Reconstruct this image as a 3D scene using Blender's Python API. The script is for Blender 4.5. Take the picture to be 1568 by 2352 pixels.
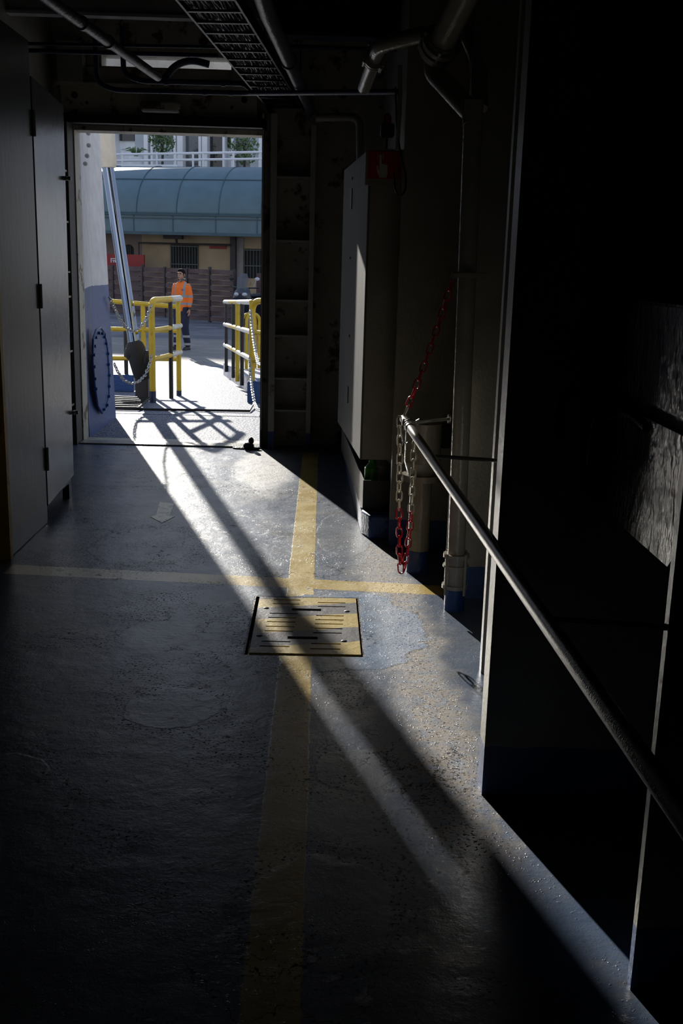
import bpy, bmesh, math, random
import numpy as np
from mathutils import Vector, Matrix
random.seed(7)
for o in list(bpy.data.objects): bpy.data.objects.remove(o)
SC = bpy.context.scene; COL = SC.collection
# ---------------------------------------------------------------- camera, sun, sky, exposure
F = 2400.0; CH = 1.6
def _n(a): a = np.array(a, float); return a/np.linalg.norm(a)
_Y = _n([(745-784)/F, (1176-600)/F, -1]); _U = -_n([505-784, -(11500-1176), -F]); _U = _n(_U-np.dot(_U, _Y)*_Y)
_R = np.array([np.cross(_Y, _U), _Y, _U])
def P(u, v, x=None, y=None, z=None, pl=None):
    """photo pixel -> point on a world plane x=, y=, z= or (nx, ny, c)"""
    d = _R @ np.array([(u-784)/F, -(v-1176)/F, -1.0])
    if pl: t = pl[2]/(pl[0]*d[0]+pl[1]*d[1])
    else: t = x/d[0] if x is not None else y/d[1] if y is not None else (z-CH)/d[2]
    return Vector((t*d[0], t*d[1], CH+t*d[2]))
cam = bpy.data.objects.new('camera', bpy.data.cameras.new('camera')); COL.objects.link(cam); SC.camera = cam
cam.data.sensor_fit = 'VERTICAL'; cam.data.sensor_height = 36.0; cam.data.lens = F/2352*36; cam.data.clip_end = 400; cam.data.clip_start = .05
M4 = Matrix([list(_R[i])+[0] for i in range(3)]+[[0, 0, 0, 1]]); cam.matrix_world = Matrix.Translation((0, 0, CH)) @ M4
SUN_AZ, SUN_EL = 16.8, 17.3
sl = bpy.data.lights.new('sun', 'SUN'); sl.energy = 14.0; sl.angle = math.radians(.6); sl.color = (1.0, .95, .87)
sun = bpy.data.objects.new('sun', sl); COL.objects.link(sun)
_a, _e = math.radians(SUN_AZ), math.radians(SUN_EL)
SD = Vector((math.sin(_a)*math.cos(_e), -math.cos(_a)*math.cos(_e), -math.sin(_e)))
sun.rotation_euler = SD.to_track_quat('-Z', 'Y').to_euler()
W = bpy.data.worlds.new('sky'); SC.world = W; W.use_nodes = True
bg = W.node_tree.nodes['Background']; bg.inputs[0].default_value = (.70, .82, 1.0, 1); bg.inputs[1].default_value = 1.65
_wt = W.node_tree; _g = _wt.nodes.new('ShaderNodeTexCoord'); _s = _wt.nodes.new('ShaderNodeSeparateXYZ'); _r = _wt.nodes.new('ShaderNodeValToRGB')
_wt.links.new(_g.outputs['Generated'], _s.inputs[0]); _wt.links.new(_s.outputs[2], _r.inputs[0]); _wt.links.new(_r.outputs[0], bg.inputs[0])
_r.color_ramp.elements[0].color = (.80, .84, .90, 1); _r.color_ramp.elements[1].color = (.34, .47, .76, 1); _r.color_ramp.elements[1].position = .75
SC.view_settings.view_transform = 'Standard'; SC.view_settings.look = 'None'; SC.view_settings.gamma = 1
SC.view_settings.exposure = -0.85
try: SC.view_settings.use_curve_mapping = False
except Exception: pass

# ---------------------------------------------------------------- materials
def nd(nt, t, **k):
    n = nt.nodes.new(t)
    for a, b in k.items(): setattr(n, a, b)
    return n
def mat(name, col, rough=.5, metal=0.0, var=.25, vs=6, bump=.0, bs=80, spec=.5, dirt=None, ds=3, dt=.6, split=None, emis=None, stretch=None, coat=0):
    """painted / metal surface: colour broken by noise, optional dirt, optional second colour below a height"""
    m = bpy.data.materials.new(name); m.use_nodes = True; nt = m.node_tree; L = nt.links
    b = nt.nodes['Principled BSDF']; b.inputs['Roughness'].default_value = rough; b.inputs['Metallic'].default_value = metal
    b.inputs['Specular IOR Level'].default_value = spec; b.inputs['Coat Weight'].default_value = coat
    g = nd(nt, 'ShaderNodeNewGeometry'); pos = g.outputs['Position']
    if stretch:
        mp = nd(nt, 'ShaderNodeMapping'); mp.inputs['Scale'].default_value = stretch; L.new(pos, mp.inputs[0]); pos = mp.outputs[0]
    nz = nd(nt, 'ShaderNodeTexNoise'); nz.inputs['Scale'].default_value = vs; nz.inputs['Detail'].default_value = 6; L.new(pos, nz.inputs['Vector'])
    def mix(fac, a, c):
        x = nd(nt, 'ShaderNodeMix', data_type='RGBA'); 
        for s, v in ((0, fac), (6, a), (7, c)):
            if isinstance(v, (tuple, float, int)): x.inputs[s].default_value = (*v, 1) if isinstance(v, tuple) else v
            else: L.new(v, x.inputs[s])
        return x.outputs[2]
    base = (*col,)[:3]
    if split:
        z, c2 = split; sp = nd(nt, 'ShaderNodeSeparateXYZ'); L.new(g.outputs['Position'], sp.inputs[0])
        wob = nd(nt, 'ShaderNodeMath', operation='MULTIPLY_ADD'); L.new(nz.outputs[0], wob.inputs[0]); wob.inputs[1].default_value = .03; L.new(sp.outputs[2], wob.inputs[2])
        lt = nd(nt, 'ShaderNodeMath', operation='LESS_THAN'); L.new(wob.outputs[0], lt.inputs[0]); lt.inputs[1].default_value = z+.015
        base = mix(lt.outputs[0], base, c2)
    dk = mix(.0, base, base) if not isinstance(base, tuple) else None
    r = nd(nt, 'ShaderNodeValToRGB'); r.color_ramp.elements[0].position = .3; r.color_ramp.elements[1].position = .7
    r.color_ramp.elements[0].color = (1-var,)*3+(1,); r.color_ramp.elements[1].color = (1,)*4; L.new(nz.outputs[0], r.inputs[0])
    mu = nd(nt, 'ShaderNodeMix', data_type='RGBA', blend_type='MULTIPLY'); mu.inputs[0].default_value = 1
    if isinstance(base, tuple): mu.inputs[6].default_value = (*base, 1)
    else: L.new(base, mu.inputs[6])
    L.new(r.outputs[0], mu.inputs[7]); c = mu.outputs[2]
    if dirt:
        n2 = nd(nt, 'ShaderNodeTexNoise'); n2.inputs['Scale'].default_value = ds; n2.inputs['Detail'].default_value = 9; n2.inputs['Roughness'].default_value = .65; L.new(pos, n2.inputs['Vector'])
        r2 = nd(nt, 'ShaderNodeValToRGB'); r2.color_ramp.elements[0].position = dt; r2.color_ramp.elements[1].position = dt+.06; L.new(n2.outputs[0], r2.inputs[0])
        c = mix(r2.outputs[0], c, dirt)
    L.new(c, b.inputs['Base Color'])
    if bump:
        n3 = nd(nt, 'ShaderNodeTexNoise'); n3.inputs['Scale'].default_value = bs; n3.inputs['Detail'].default_value = 3; L.new(pos, n3.inputs['Vector'])
        bp = nd(nt, 'ShaderNodeBump'); bp.inputs['Strength'].default_value = bump; bp.inputs['Distance'].default_value = .01; L.new(n3.outputs[0], bp.inputs['Height']); L.new(bp.outputs[0], b.inputs['Normal'])
    if emis: b.inputs['Emission Color'].default_value = (*emis[0], 1); b.inputs['Emission Strength'].default_value = emis[1]
    return m
BLUE = (.035, .085, .22)
CREAM = (.31, .30, .255)
m_wall = mat('cream_wall_paint', CREAM, .38, bump=.25, bs=60, dirt=(.12, .09, .06), ds=2.2, dt=.68, split=(.16, BLUE))
m_cream = mat('cream_paint', CREAM, .35, bump=.3, bs=70, dirt=(.14, .09, .05), ds=4, dt=.66)
m_rusty = mat('rusty_cream_paint', (.52, .49, .40), .5, bump=.5, bs=40, dirt=(.10, .05, .025), ds=5, dt=.56)
m_pipe = mat('cream_pipe_paint', (.36, .34, .29), .16, bump=.25, bs=60)
m_navy = mat('navy_paint', (.02, .035, .09), .35, bump=.3)
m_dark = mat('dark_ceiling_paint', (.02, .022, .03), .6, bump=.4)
m_black = mat('black_paint', (.012, .012, .014), .4, bump=.3)
m_locker = mat('grey_locker_paint', (.105, .105, .10), .33, bump=.12, bs=25, vs=3, stretch=(1, 1, .25), split=(.13, BLUE), spec=.6)
m_locker2 = mat('bare_locker_door', (.26, .26, .265), .22, metal=.35, bump=.12, bs=18, vs=3, stretch=(1, 1, .6))
m_alu = mat('brushed_grey_metal', (.17, .17, .165), .6, spec=.25, bump=.2, bs=30, vs=10, stretch=(3, 3, .15), var=.35)
m_galv = mat('worn_steel', (.42, .42, .41), .38, metal=.85, bump=.4, bs=120, vs=30)
m_chrome = mat('chrome_rod', (.20, .25, .36), .07, metal=1.0, var=.05)  # dark blue tint stands in for the deep sky mirrored in the rod
m_yel = mat('yellow_rail_paint', (.62, .43, .02), .38, bump=.2, dirt=(.25, .17, .04), ds=9, dt=.62)
m_yel2 = mat('worn_yellow_edge_paint', (.60, .40, .03), .45, dirt=(.05, .04, .03), ds=6, dt=.6)
m_whiteT = mat('white_tape_paint', (.62, .62, .58), .35, bump=.2, dirt=(.3, .28, .2), ds=20, dt=.6)
m_red = mat('red_plastic', (.50, .012, .03), .3, var=.1)
m_whp = mat('white_plastic', (.62, .58, .48), .35, var=.2)
m_redbox = mat('dark_red_metal', (.045, .006, .008), .30, bump=1.0, bs=45, vs=12, stretch=(1, 1, .4), spec=.8)
m_signred = mat('sign_red', (.42, .015, .015), .35, var=.1)
m_signwh = mat('sign_white', (.55, .55, .48), .4, var=.1)
m_hull = mat('white_over_blue_hull_paint', (.62, .63, .66), .45, bump=.35, bs=50, dirt=(.35, .33, .3), ds=2, dt=.7, split=(1.31, (.035, .08, .24)))
m_blue = mat('deep_blue_paint', (.02, .07, .23), .35, bump=.4, bs=40)
m_rubber = mat('black_rubber', (.008, .008, .009), .65, bump=.5, bs=60)
m_skin = mat('skin', (.46, .26, .17), .5, var=.1)
m_hair = mat('dark_hair', (.012, .009, .008), .8, bump=.8, bs=90, spec=.15)
m_green = mat('green_plastic', (.03, .22, .01), .4)
m_beige = mat('beige_render', (.52, .40, .25), .8, vs=1.2, dirt=(.36, .24, .15), ds=1.2, dt=.64)
m_pink = mat('dusty_pink_render', (.30, .23, .20), .8, vs=1.2)
m_teal = mat('teal_sheet_metal', (.105, .175, .205), .42, vs=2, var=.15, dirt=(.10, .19, .22), ds=2, dt=.6)
m_teal2 = mat('dark_teal_trim', (.05, .105, .13), .5, vs=3)
m_fence = mat('brown_weave_boards', (.125, .075, .072), .6, vs=5, var=.4, stretch=(1, 1, 6))
m_dkbrown = mat('dark_metal_post', (.035, .028, .03), .5)
m_bars = mat('grey_green_bars', (.10, .12, .11), .5)
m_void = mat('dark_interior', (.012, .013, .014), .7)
m_whfr = mat('white_window_frame', (.86, .86, .88), .5, vs=2, var=.1)
m_gl1 = mat('pale_glass', (.45, .52, .58), .08, vs=.7, var=.3, spec=.8)
m_gl2 = mat('grey_glass', (.16, .18, .21), .06, vs=.9, var=.5, spec=.8)
m_gl3 = mat('black_glass', (.01, .012, .014), .05, vs=.9, var=.4, spec=.8)
m_leaf = mat('green_leaves', (.11, .20, .05), .5, vs=8, var=.5)
m_redp = mat('red_panel', (.30, .02, .02), .5, var=.1)
m_scoot = mat('glossy_black_bodywork', (.014, .018, .03), .2, var=.1, spec=.8)
m_lamp = mat('headlamp_lens', (.55, .58, .62), .08, var=.1)
m_screen = mat('smoked_windscreen', (.30, .31, .34), .05, var=.1); m_screen.node_tree.nodes['Principled BSDF'].inputs['Transmission Weight'].default_value = .8
m_grey = mat('grey_plastic', (.14, .14, .14), .5)

def hivis():
    m = mat('orange_high_visibility_fabric', (1.0, .20, .02), .75, var=.08, vs=10)
    nt = m.node_tree; L = nt.links; b = nt.nodes['Principled BSDF']; src = b.inputs['Base Color'].links[0].from_socket
    tc = nd(nt, 'ShaderNodeTexCoord'); sp = nd(nt, 'ShaderNodeSeparateXYZ'); L.new(tc.outputs['Object'], sp.inputs[0])
    def band(sock, c, h, ab=False):
        s = sock
        if ab: a = nd(nt, 'ShaderNodeMath', operation='ABSOLUTE'); L.new(s, a.inputs[0]); s = a.outputs[0]
        q = nd(nt, 'ShaderNodeMath', operation='COMPARE'); L.new(s, q.inputs[0]); q.inputs[1].default_value = c; q.inputs[2].default_value = h; return q.outputs[0]
    def op(o, a, c):
        q = nd(nt, 'ShaderNodeMath', operation=o); L.new(a, q.inputs[0])
        if isinstance(c, float): q.inputs[1].default_value = c
        else: L.new(c, q.inputs[1])
        return q.outputs[0]
    v = op('MULTIPLY', band(sp.outputs[0], .115, .022, True), op('GREATER_THAN', sp.outputs[2], 1.15))
    t = op('MAXIMUM', op('MAXIMUM', band(sp.outputs[2], 1.17, .025), band(sp.outputs[2], 1.01, .025)), v)
    mx = nd(nt, 'ShaderNodeMix', data_type='RGBA'); L.new(t, mx.inputs[0]); L.new(src, mx.inputs[6]); mx.inputs[7].default_value = (.30, .31, .32, 1); L.new(mx.outputs[2], b.inputs['Base Color'])
    return m
def trous():
    m = mat('navy_work_trousers', (.018, .022, .05), .8, vs=14)
    nt = m.node_tree; L = nt.links; b = nt.nodes['Principled BSDF']; src = b.inputs['Base Color'].links[0].from_socket
    tc = nd(nt, 'ShaderNodeTexCoord'); sp = nd(nt, 'ShaderNodeSeparateXYZ'); L.new(tc.outputs['Object'], sp.inputs[0]); o = []
    for c in (.30, .13):
        q = nd(nt, 'ShaderNodeMath', operation='COMPARE'); L.new(sp.outputs[2], q.inputs[0]); q.inputs[1].default_value = c; q.inputs[2].default_value = .025; o.append(q)
    a = nd(nt, 'ShaderNodeMath', operation='MAXIMUM'); L.new(o[0].outputs[0], a.inputs[0]); L.new(o[1].outputs[0], a.inputs[1])
    mx = nd(nt, 'ShaderNodeMix', data_type='RGBA'); L.new(a.outputs[0], mx.inputs[0]); L.new(src, mx.inputs[6]); mx.inputs[7].default_value = (.38, .38, .38, 1); L.new(mx.outputs[2], b.inputs['Base Color'])
    return m
m_hivis, m_trous = hivis(), trous()

class NT:
    """tiny node builder used for the deck, ramp and quay surfaces"""
    def __init__(s, name):
        s.m = bpy.data.materials.new(name); s.m.use_nodes = True; s.nt = s.m.node_tree; s.b = s.nt.nodes['Principled BSDF']
        g = nd(s.nt, 'ShaderNodeNewGeometry'); s.pos = g.outputs['Position']; sp = nd(s.nt, 'ShaderNodeSeparateXYZ'); s.nt.links.new(s.pos, sp.inputs[0]); s.x, s.y, s.z = sp.outputs
    def put(s, inp, v):
        if isinstance(v, (int, float)): inp.default_value = v
        elif isinstance(v, tuple): inp.default_value = (*v, 1) if len(v) == 3 and len(inp.default_value) == 4 else v
        else: s.nt.links.new(v, inp)
    def ma(s, op, a, b=0.0, c=0.0, clamp=False):
        n = nd(s.nt, 'ShaderNodeMath', operation=op, use_clamp=clamp); s.put(n.inputs[0], a); s.put(n.inputs[1], b); s.put(n.inputs[2], c); return n.outputs[0]
    def noise(s, sc, det=4, rough=.5, vec=None, stretch=None):
        v = vec or s.pos
        if stretch:
            mp = nd(s.nt, 'ShaderNodeMapping'); mp.inputs['Scale'].default_value = stretch; s.put(mp.inputs[0], v); v = mp.outputs[0]
        n = nd(s.nt, 'ShaderNodeTexNoise'); s.put(n.inputs['Scale'], sc); n.inputs['Detail'].default_value = det; n.inputs['Roughness'].default_value = rough; s.put(n.inputs['Vector'], v); return n.outputs[0]
    def voro(s, sc, feat='F1'):
        n = nd(s.nt, 'ShaderNodeTexVoronoi', feature=feat); n.inputs['Scale'].default_value = sc; s.put(n.inputs['Vector'], s.pos); return n.outputs['Distance']
    def step(s, a, lo, hi):
        n = nd(s.nt, 'ShaderNodeMapRange', interpolation_type='SMOOTHSTEP'); s.put(n.inputs[0], a); n.inputs[1].default_value = lo; n.inputs[2].default_value = hi; return n.outputs[0]
    def mix(s, f, a, b):
        n = nd(s.nt, 'ShaderNodeMix', data_type='RGBA'); s.put(n.inputs[0], f); s.put(n.inputs[6], a); s.put(n.inputs[7], b); return n.outputs[2]
    def mul(s, a, b):
        n = nd(s.nt, 'ShaderNodeMix', data_type='RGBA', blend_type='MULTIPLY'); n.inputs[0].default_value = 1; s.put(n.inputs[6], a); s.put(n.inputs[7], b); return n.outputs[2]
    def bump(s, hs):
        prev = None
        for h, st, d in hs:
            n = nd(s.nt, 'ShaderNodeBump'); n.inputs['Strength'].default_value = st; n.inputs['Distance'].default_value = d; s.put(n.inputs['Height'], h)
            if prev: s.put(n.inputs['Normal'], prev)
            prev = n.outputs[0]
        s.put(s.b.inputs['Normal'], prev)
    def ell(s, cx, cy, rx, ry, wob=None, w=.25):
        a = s.ma('POWER', s.ma('ABSOLUTE', s.ma('DIVIDE', s.ma('SUBTRACT', s.x, cx), rx)), 2.0); c = s.ma('POWER', s.ma('ABSOLUTE', s.ma('DIVIDE', s.ma('SUBTRACT', s.y, cy), ry)), 2.0)
        r = s.ma('SQRT', s.ma('ADD', a, c))
        if wob is not None: r = s.ma('ADD', r, s.ma('MULTIPLY', s.ma('SUBTRACT', wob, .5), w*2))
        return r
def deck_mat():
    n = NT('blue_grey_deck_paint'); w = n.noise(5, 5, .6); wf = n.noise(22, 4, .6); big = n.noise(1.3, 5, .6); fine = n.noise(60, 3, .6)
    col = n.mix(n.step(big, .35, .65), (.058, .095, .170), (.098, .125, .175))
    col = n.mix(n.step(n.noise(2.6, 6, .65), .50, .68), col, (.145, .15, .16))
    # dusty brown grit along the right hand side
    dc = n.ma('ADD', n.ma('ABSOLUTE', n.ma('SUBTRACT', n.x, n.ma('MULTIPLY_ADD', n.y, -.045, .60))), n.ma('MULTIPLY', n.ma('SUBTRACT', w, .5), .30))
    dm = n.ma('MULTIPLY', n.step(dc, .19, .04), n.ma('MULTIPLY', n.step(n.y, 2.2, 3.0), n.step(n.y, 6.8, 5.6)))
    far = n.ma('MULTIPLY', n.step(n.ma('ADD', n.ell(-.42, 8.2, .30, 1.3), n.ma('MULTIPLY', w, .9)), 1.45, .9), .8)
    dm = n.ma('MAXIMUM', dm, far)
    col = n.mix(n.ma('MULTIPLY', dm, n.step(wf, .32, .6)), col, (.185, .15, .115))
    # fresh blue repair around the hatch
    rp = n.ell(.10, 4.45, .38, .50, w, .35); rpm = n.step(rp, 1.04, .99)
    col = n.mix(rpm, col, n.mix(n.step(w, .4, .6), (.065, .135, .26), (.15, .20, .29)))
    rings = []
    for cx, cy, rx, ry in ((-.52, 3.55, .17, .17), (-.98, 3.05, .13, .12), (.13, 3.10, .13, .14), (.03, 2.35, .18, .24), (-1.0, 5.75, .28, .4), (.15, 6.1, .16, .5)):
        e = n.ell(cx, cy, rx, ry, w, .3); rings.append(e)
        col = n.mix(n.ma('MULTIPLY', n.step(e, 1.02, .98), .8), col, (.13, .15, .19))
    # yellow lines
    wv = n.ma('MULTIPLY', n.ma('SUBTRACT', wf, .5), .018)
    lx = n.ma('ADD', n.ma('ABSOLUTE', n.ma('ADD', n.x, .083)), wv); l1 = n.ma('MULTIPLY', n.step(lx, .069, .064), n.step(n.y, 8.88, 8.86))
    ly = n.ma('ADD', n.ma('ABSOLUTE', n.ma('SUBTRACT', n.y, n.ma('MULTIPLY_ADD', n.x, -.095, 5.09))), wv); l2 = n.ma('MULTIPLY', n.step(ly, .085, .078), n.ma('MULTIPLY', n.step(n.x, .66, .65), n.step(n.x, -1.62, -1.6)))
    yel = n.ma('MAXIMUM', n.ma('MULTIPLY', l1, n.ma('SUBTRACT', 1.0, n.ma('MULTIPLY', rpm, n.step(n.y, 4.5, 4.6)))), l2)
    ycol = n.mix(n.step(w, .35, .65), (.50, .34, .05), (.60, .46, .14))
    ycol = n.mix(n.step(n.y, 4.1, 3.6), ycol, (.72, .47, .04)); ycol = n.mix(n.ma('MULTIPLY', l2, n.step(n.x, -.4, -.9)), ycol, (.85, .76, .55))  # near stretch more vivid, left stretch paler, to make up for dim light
    col = n.mix(n.ma('MULTIPLY', yel, .93), col, ycol)
    # black chips and dirt specks
    fr = 0.0
    for e in rings: fr = n.ma('MAXIMUM', fr, n.ma('MULTIPLY', n.step(e, .98, 1.02), n.step(e, 1.9, 1.1)))
    fr = n.ma('MAXIMUM', fr, n.ma('MULTIPLY', n.step(rp, .98, 1.02), n.step(rp, 1.6, 1.1)))
    pat = n.ma('MAXIMUM', n.step(n.noise(2.1, 5, .7), .47, .60), n.ma('MAXIMUM', dm, fr))
    sp = n.ma('MULTIPLY', n.step(n.noise(85, 4, .6), .565, .61), pat)
    col = n.mix(n.ma('MULTIPLY', sp, .85), col, (.025, .02, .017))
    sc = n.ma('MULTIPLY', n.step(n.noise(14, 8, .75), .57, .62), n.ma('MAXIMUM', n.step(n.noise(1.1, 3, .5), .5, .62), n.ma('MULTIPLY', fr, .8)))
    crk = n.ma('MULTIPLY', n.step(n.ma('ABSOLUTE', n.ma('SUBTRACT', n.noise(2.3, 6, .62), .5)), .006, .001), n.step(n.noise(.9, 2), .48, .56)); col = n.mix(n.ma('MULTIPLY', crk, .8), col, (.02, .018, .018)); col = n.mix(n.ma('MULTIPLY', sc, .8), col, (.035, .03, .03))
    n.put(n.b.inputs['Base Color'], col)
    n.put(n.b.inputs['Roughness'], n.ma('ADD', n.ma('MULTIPLY', w, .16), n.ma('ADD', n.ma('MULTIPLY_ADD', dm, .25, .25), n.ma('MULTIPLY', sp, .3))))
    matte = n.ma('MAXIMUM', n.ma('MAXIMUM', n.ma('MULTIPLY', sp, .9), n.ma('MULTIPLY', sc, .9)), n.ma('MAXIMUM', crk, n.ma('MULTIPLY', n.step(n.noise(3.1, 7, .7), .50, .66), .45)))
    n.put(n.b.inputs['Specular IOR Level'], n.ma('MULTIPLY', n.ma('SUBTRACT', 1.0, matte), .95))
    n.put(n.b.inputs['Metallic'], n.ma('MULTIPLY', n.ma('MULTIPLY', l2, n.step(n.x, -.35, -.6)), .22))  # slight metal puts a painted sheen on the left stretch
    edge = n.ma('MULTIPLY', n.step(rp, 1.06, 1.0), 1.0)
    for e in rings: edge = n.ma('ADD', edge, n.ma('MULTIPLY', n.step(e, 1.05, .97), .6))
    grit = n.ma('MULTIPLY', n.step(n.voro(105), .40, .05), n.step(n.noise(38, 3, .6), .52, .58)); gm = n.ma('MULTIPLY_ADD', n.step(n.noise(1.7, 5, .7), .47, .62), .8, n.ma('MULTIPLY', dm, .9))
    n.bump([(n.noise(9, 4, .55), .32, .010), (edge, .35, .003), (n.ma('MULTIPLY', grit, gm), .6, .003), (fine, .25, .003), (n.ma('MULTIPLY', yel, 1.0), .4, .001), (n.ma('MULTIPLY', sc, -1.0), .25, .0015), (n.noise(180, 2, .5), .25, .0015)])
    return n.m
def ramp_mat():
    n = NT('nonskid_ramp_paint'); a = n.noise(30, 4, .7); v = n.step(n.noise(55, 3, .7), .42, .62)
    col = n.mix(v, (.06, .08, .135), (.27, .28, .32)); col = n.mix(n.step(n.noise(1.4, 5, .7), .55, .7), col, (.17, .18, .20))
    n.put(n.b.inputs['Base Color'], col); n.b.inputs['Roughness'].default_value = .65; n.b.inputs['Specular IOR Level'].default_value = .3
    n.bump([(n.noise(45, 3, .6), .9, .012), (n.noise(3, 3, .5), .3, .02)]); return n.m
def quay_mat():
    n = NT('concrete_and_asphalt_quay')
    t = n.ma('ADD', n.y, n.ma('MULTIPLY', n.noise(.6, 3, .5), 1.2)); as_ = n.step(t, 27.2, 27.4)
    col = n.mix(as_, n.mix(n.step(n.noise(1.2, 6, .7), .4, .7), (.20, .185, .165), (.28, .265, .24)), n.mix(n.step(n.noise(.8, 5, .6), .4, .6), (.10, .10, .115), (.15, .15, .165)))
    ln = n.ma('MAXIMUM', n.step(n.ma('ABSOLUTE', n.ma('ADD', n.ma('ADD', n.y, n.ma('MULTIPLY', n.x, .35)), -30.4)), .12, .09), n.step(n.ma('ABSOLUTE', n.ma('ADD', n.ma('ADD', n.y, n.ma('MULTIPLY', n.x, .55)), -32.4)), .12, .09))
    col = n.mix(n.ma('MULTIPLY', ln, n.step(n.noise(3, 4, .7), .35, .6)), col, (.30, .30, .31))
    ck = n.ma('MULTIPLY', n.step(n.voro(1.1, 'DISTANCE_TO_EDGE'), .02, .0), n.ma('SUBTRACT', 1.0, as_)); col = n.mix(n.ma('MULTIPLY', ck, .6), col, (.12, .11, .10))
    n.put(n.b.inputs['Base Color'], col); n.b.inputs['Roughness'].default_value = .75; n.bump([(n.noise(20, 4, .6), .5, .01)]); return n.m
def cover_mat():
    n = NT('yellow_and_grey_striped_cover'); t = n.ma('ADD', n.ma('MULTIPLY', n.y, 1.0), n.ma('MULTIPLY', n.x, -.22)); t = n.ma('ADD', t, n.ma('MULTIPLY', n.ma('SUBTRACT', n.noise(6, 3), .5), .05))
    f = None
    for c, h in ((4.81, .06), (4.50, .095), (4.13, .10)):
        q = n.step(n.ma('ABSOLUTE', n.ma('SUBTRACT', t, c)), h+.004, h-.004); f = q if f is None else n.ma('MAXIMUM', f, q)
    col = n.mix(f, (.065, .065, .075), (.44, .32, .06)); col = n.mix(n.step(n.noise(40, 5, .7), .60, .66), col, (.05, .04, .03))
    n.put(n.b.inputs['Base Color'], col); n.b.inputs['Roughness'].default_value = .38; n.bump([(n.noise(25, 4, .6), .5, .004), (n.noise(120, 2, .6), .3, .002)]); return n.m
m_deck, m_ramp, m_quay, m_cover = deck_mat(), ramp_mat(), quay_mat(), cover_mat()

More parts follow.
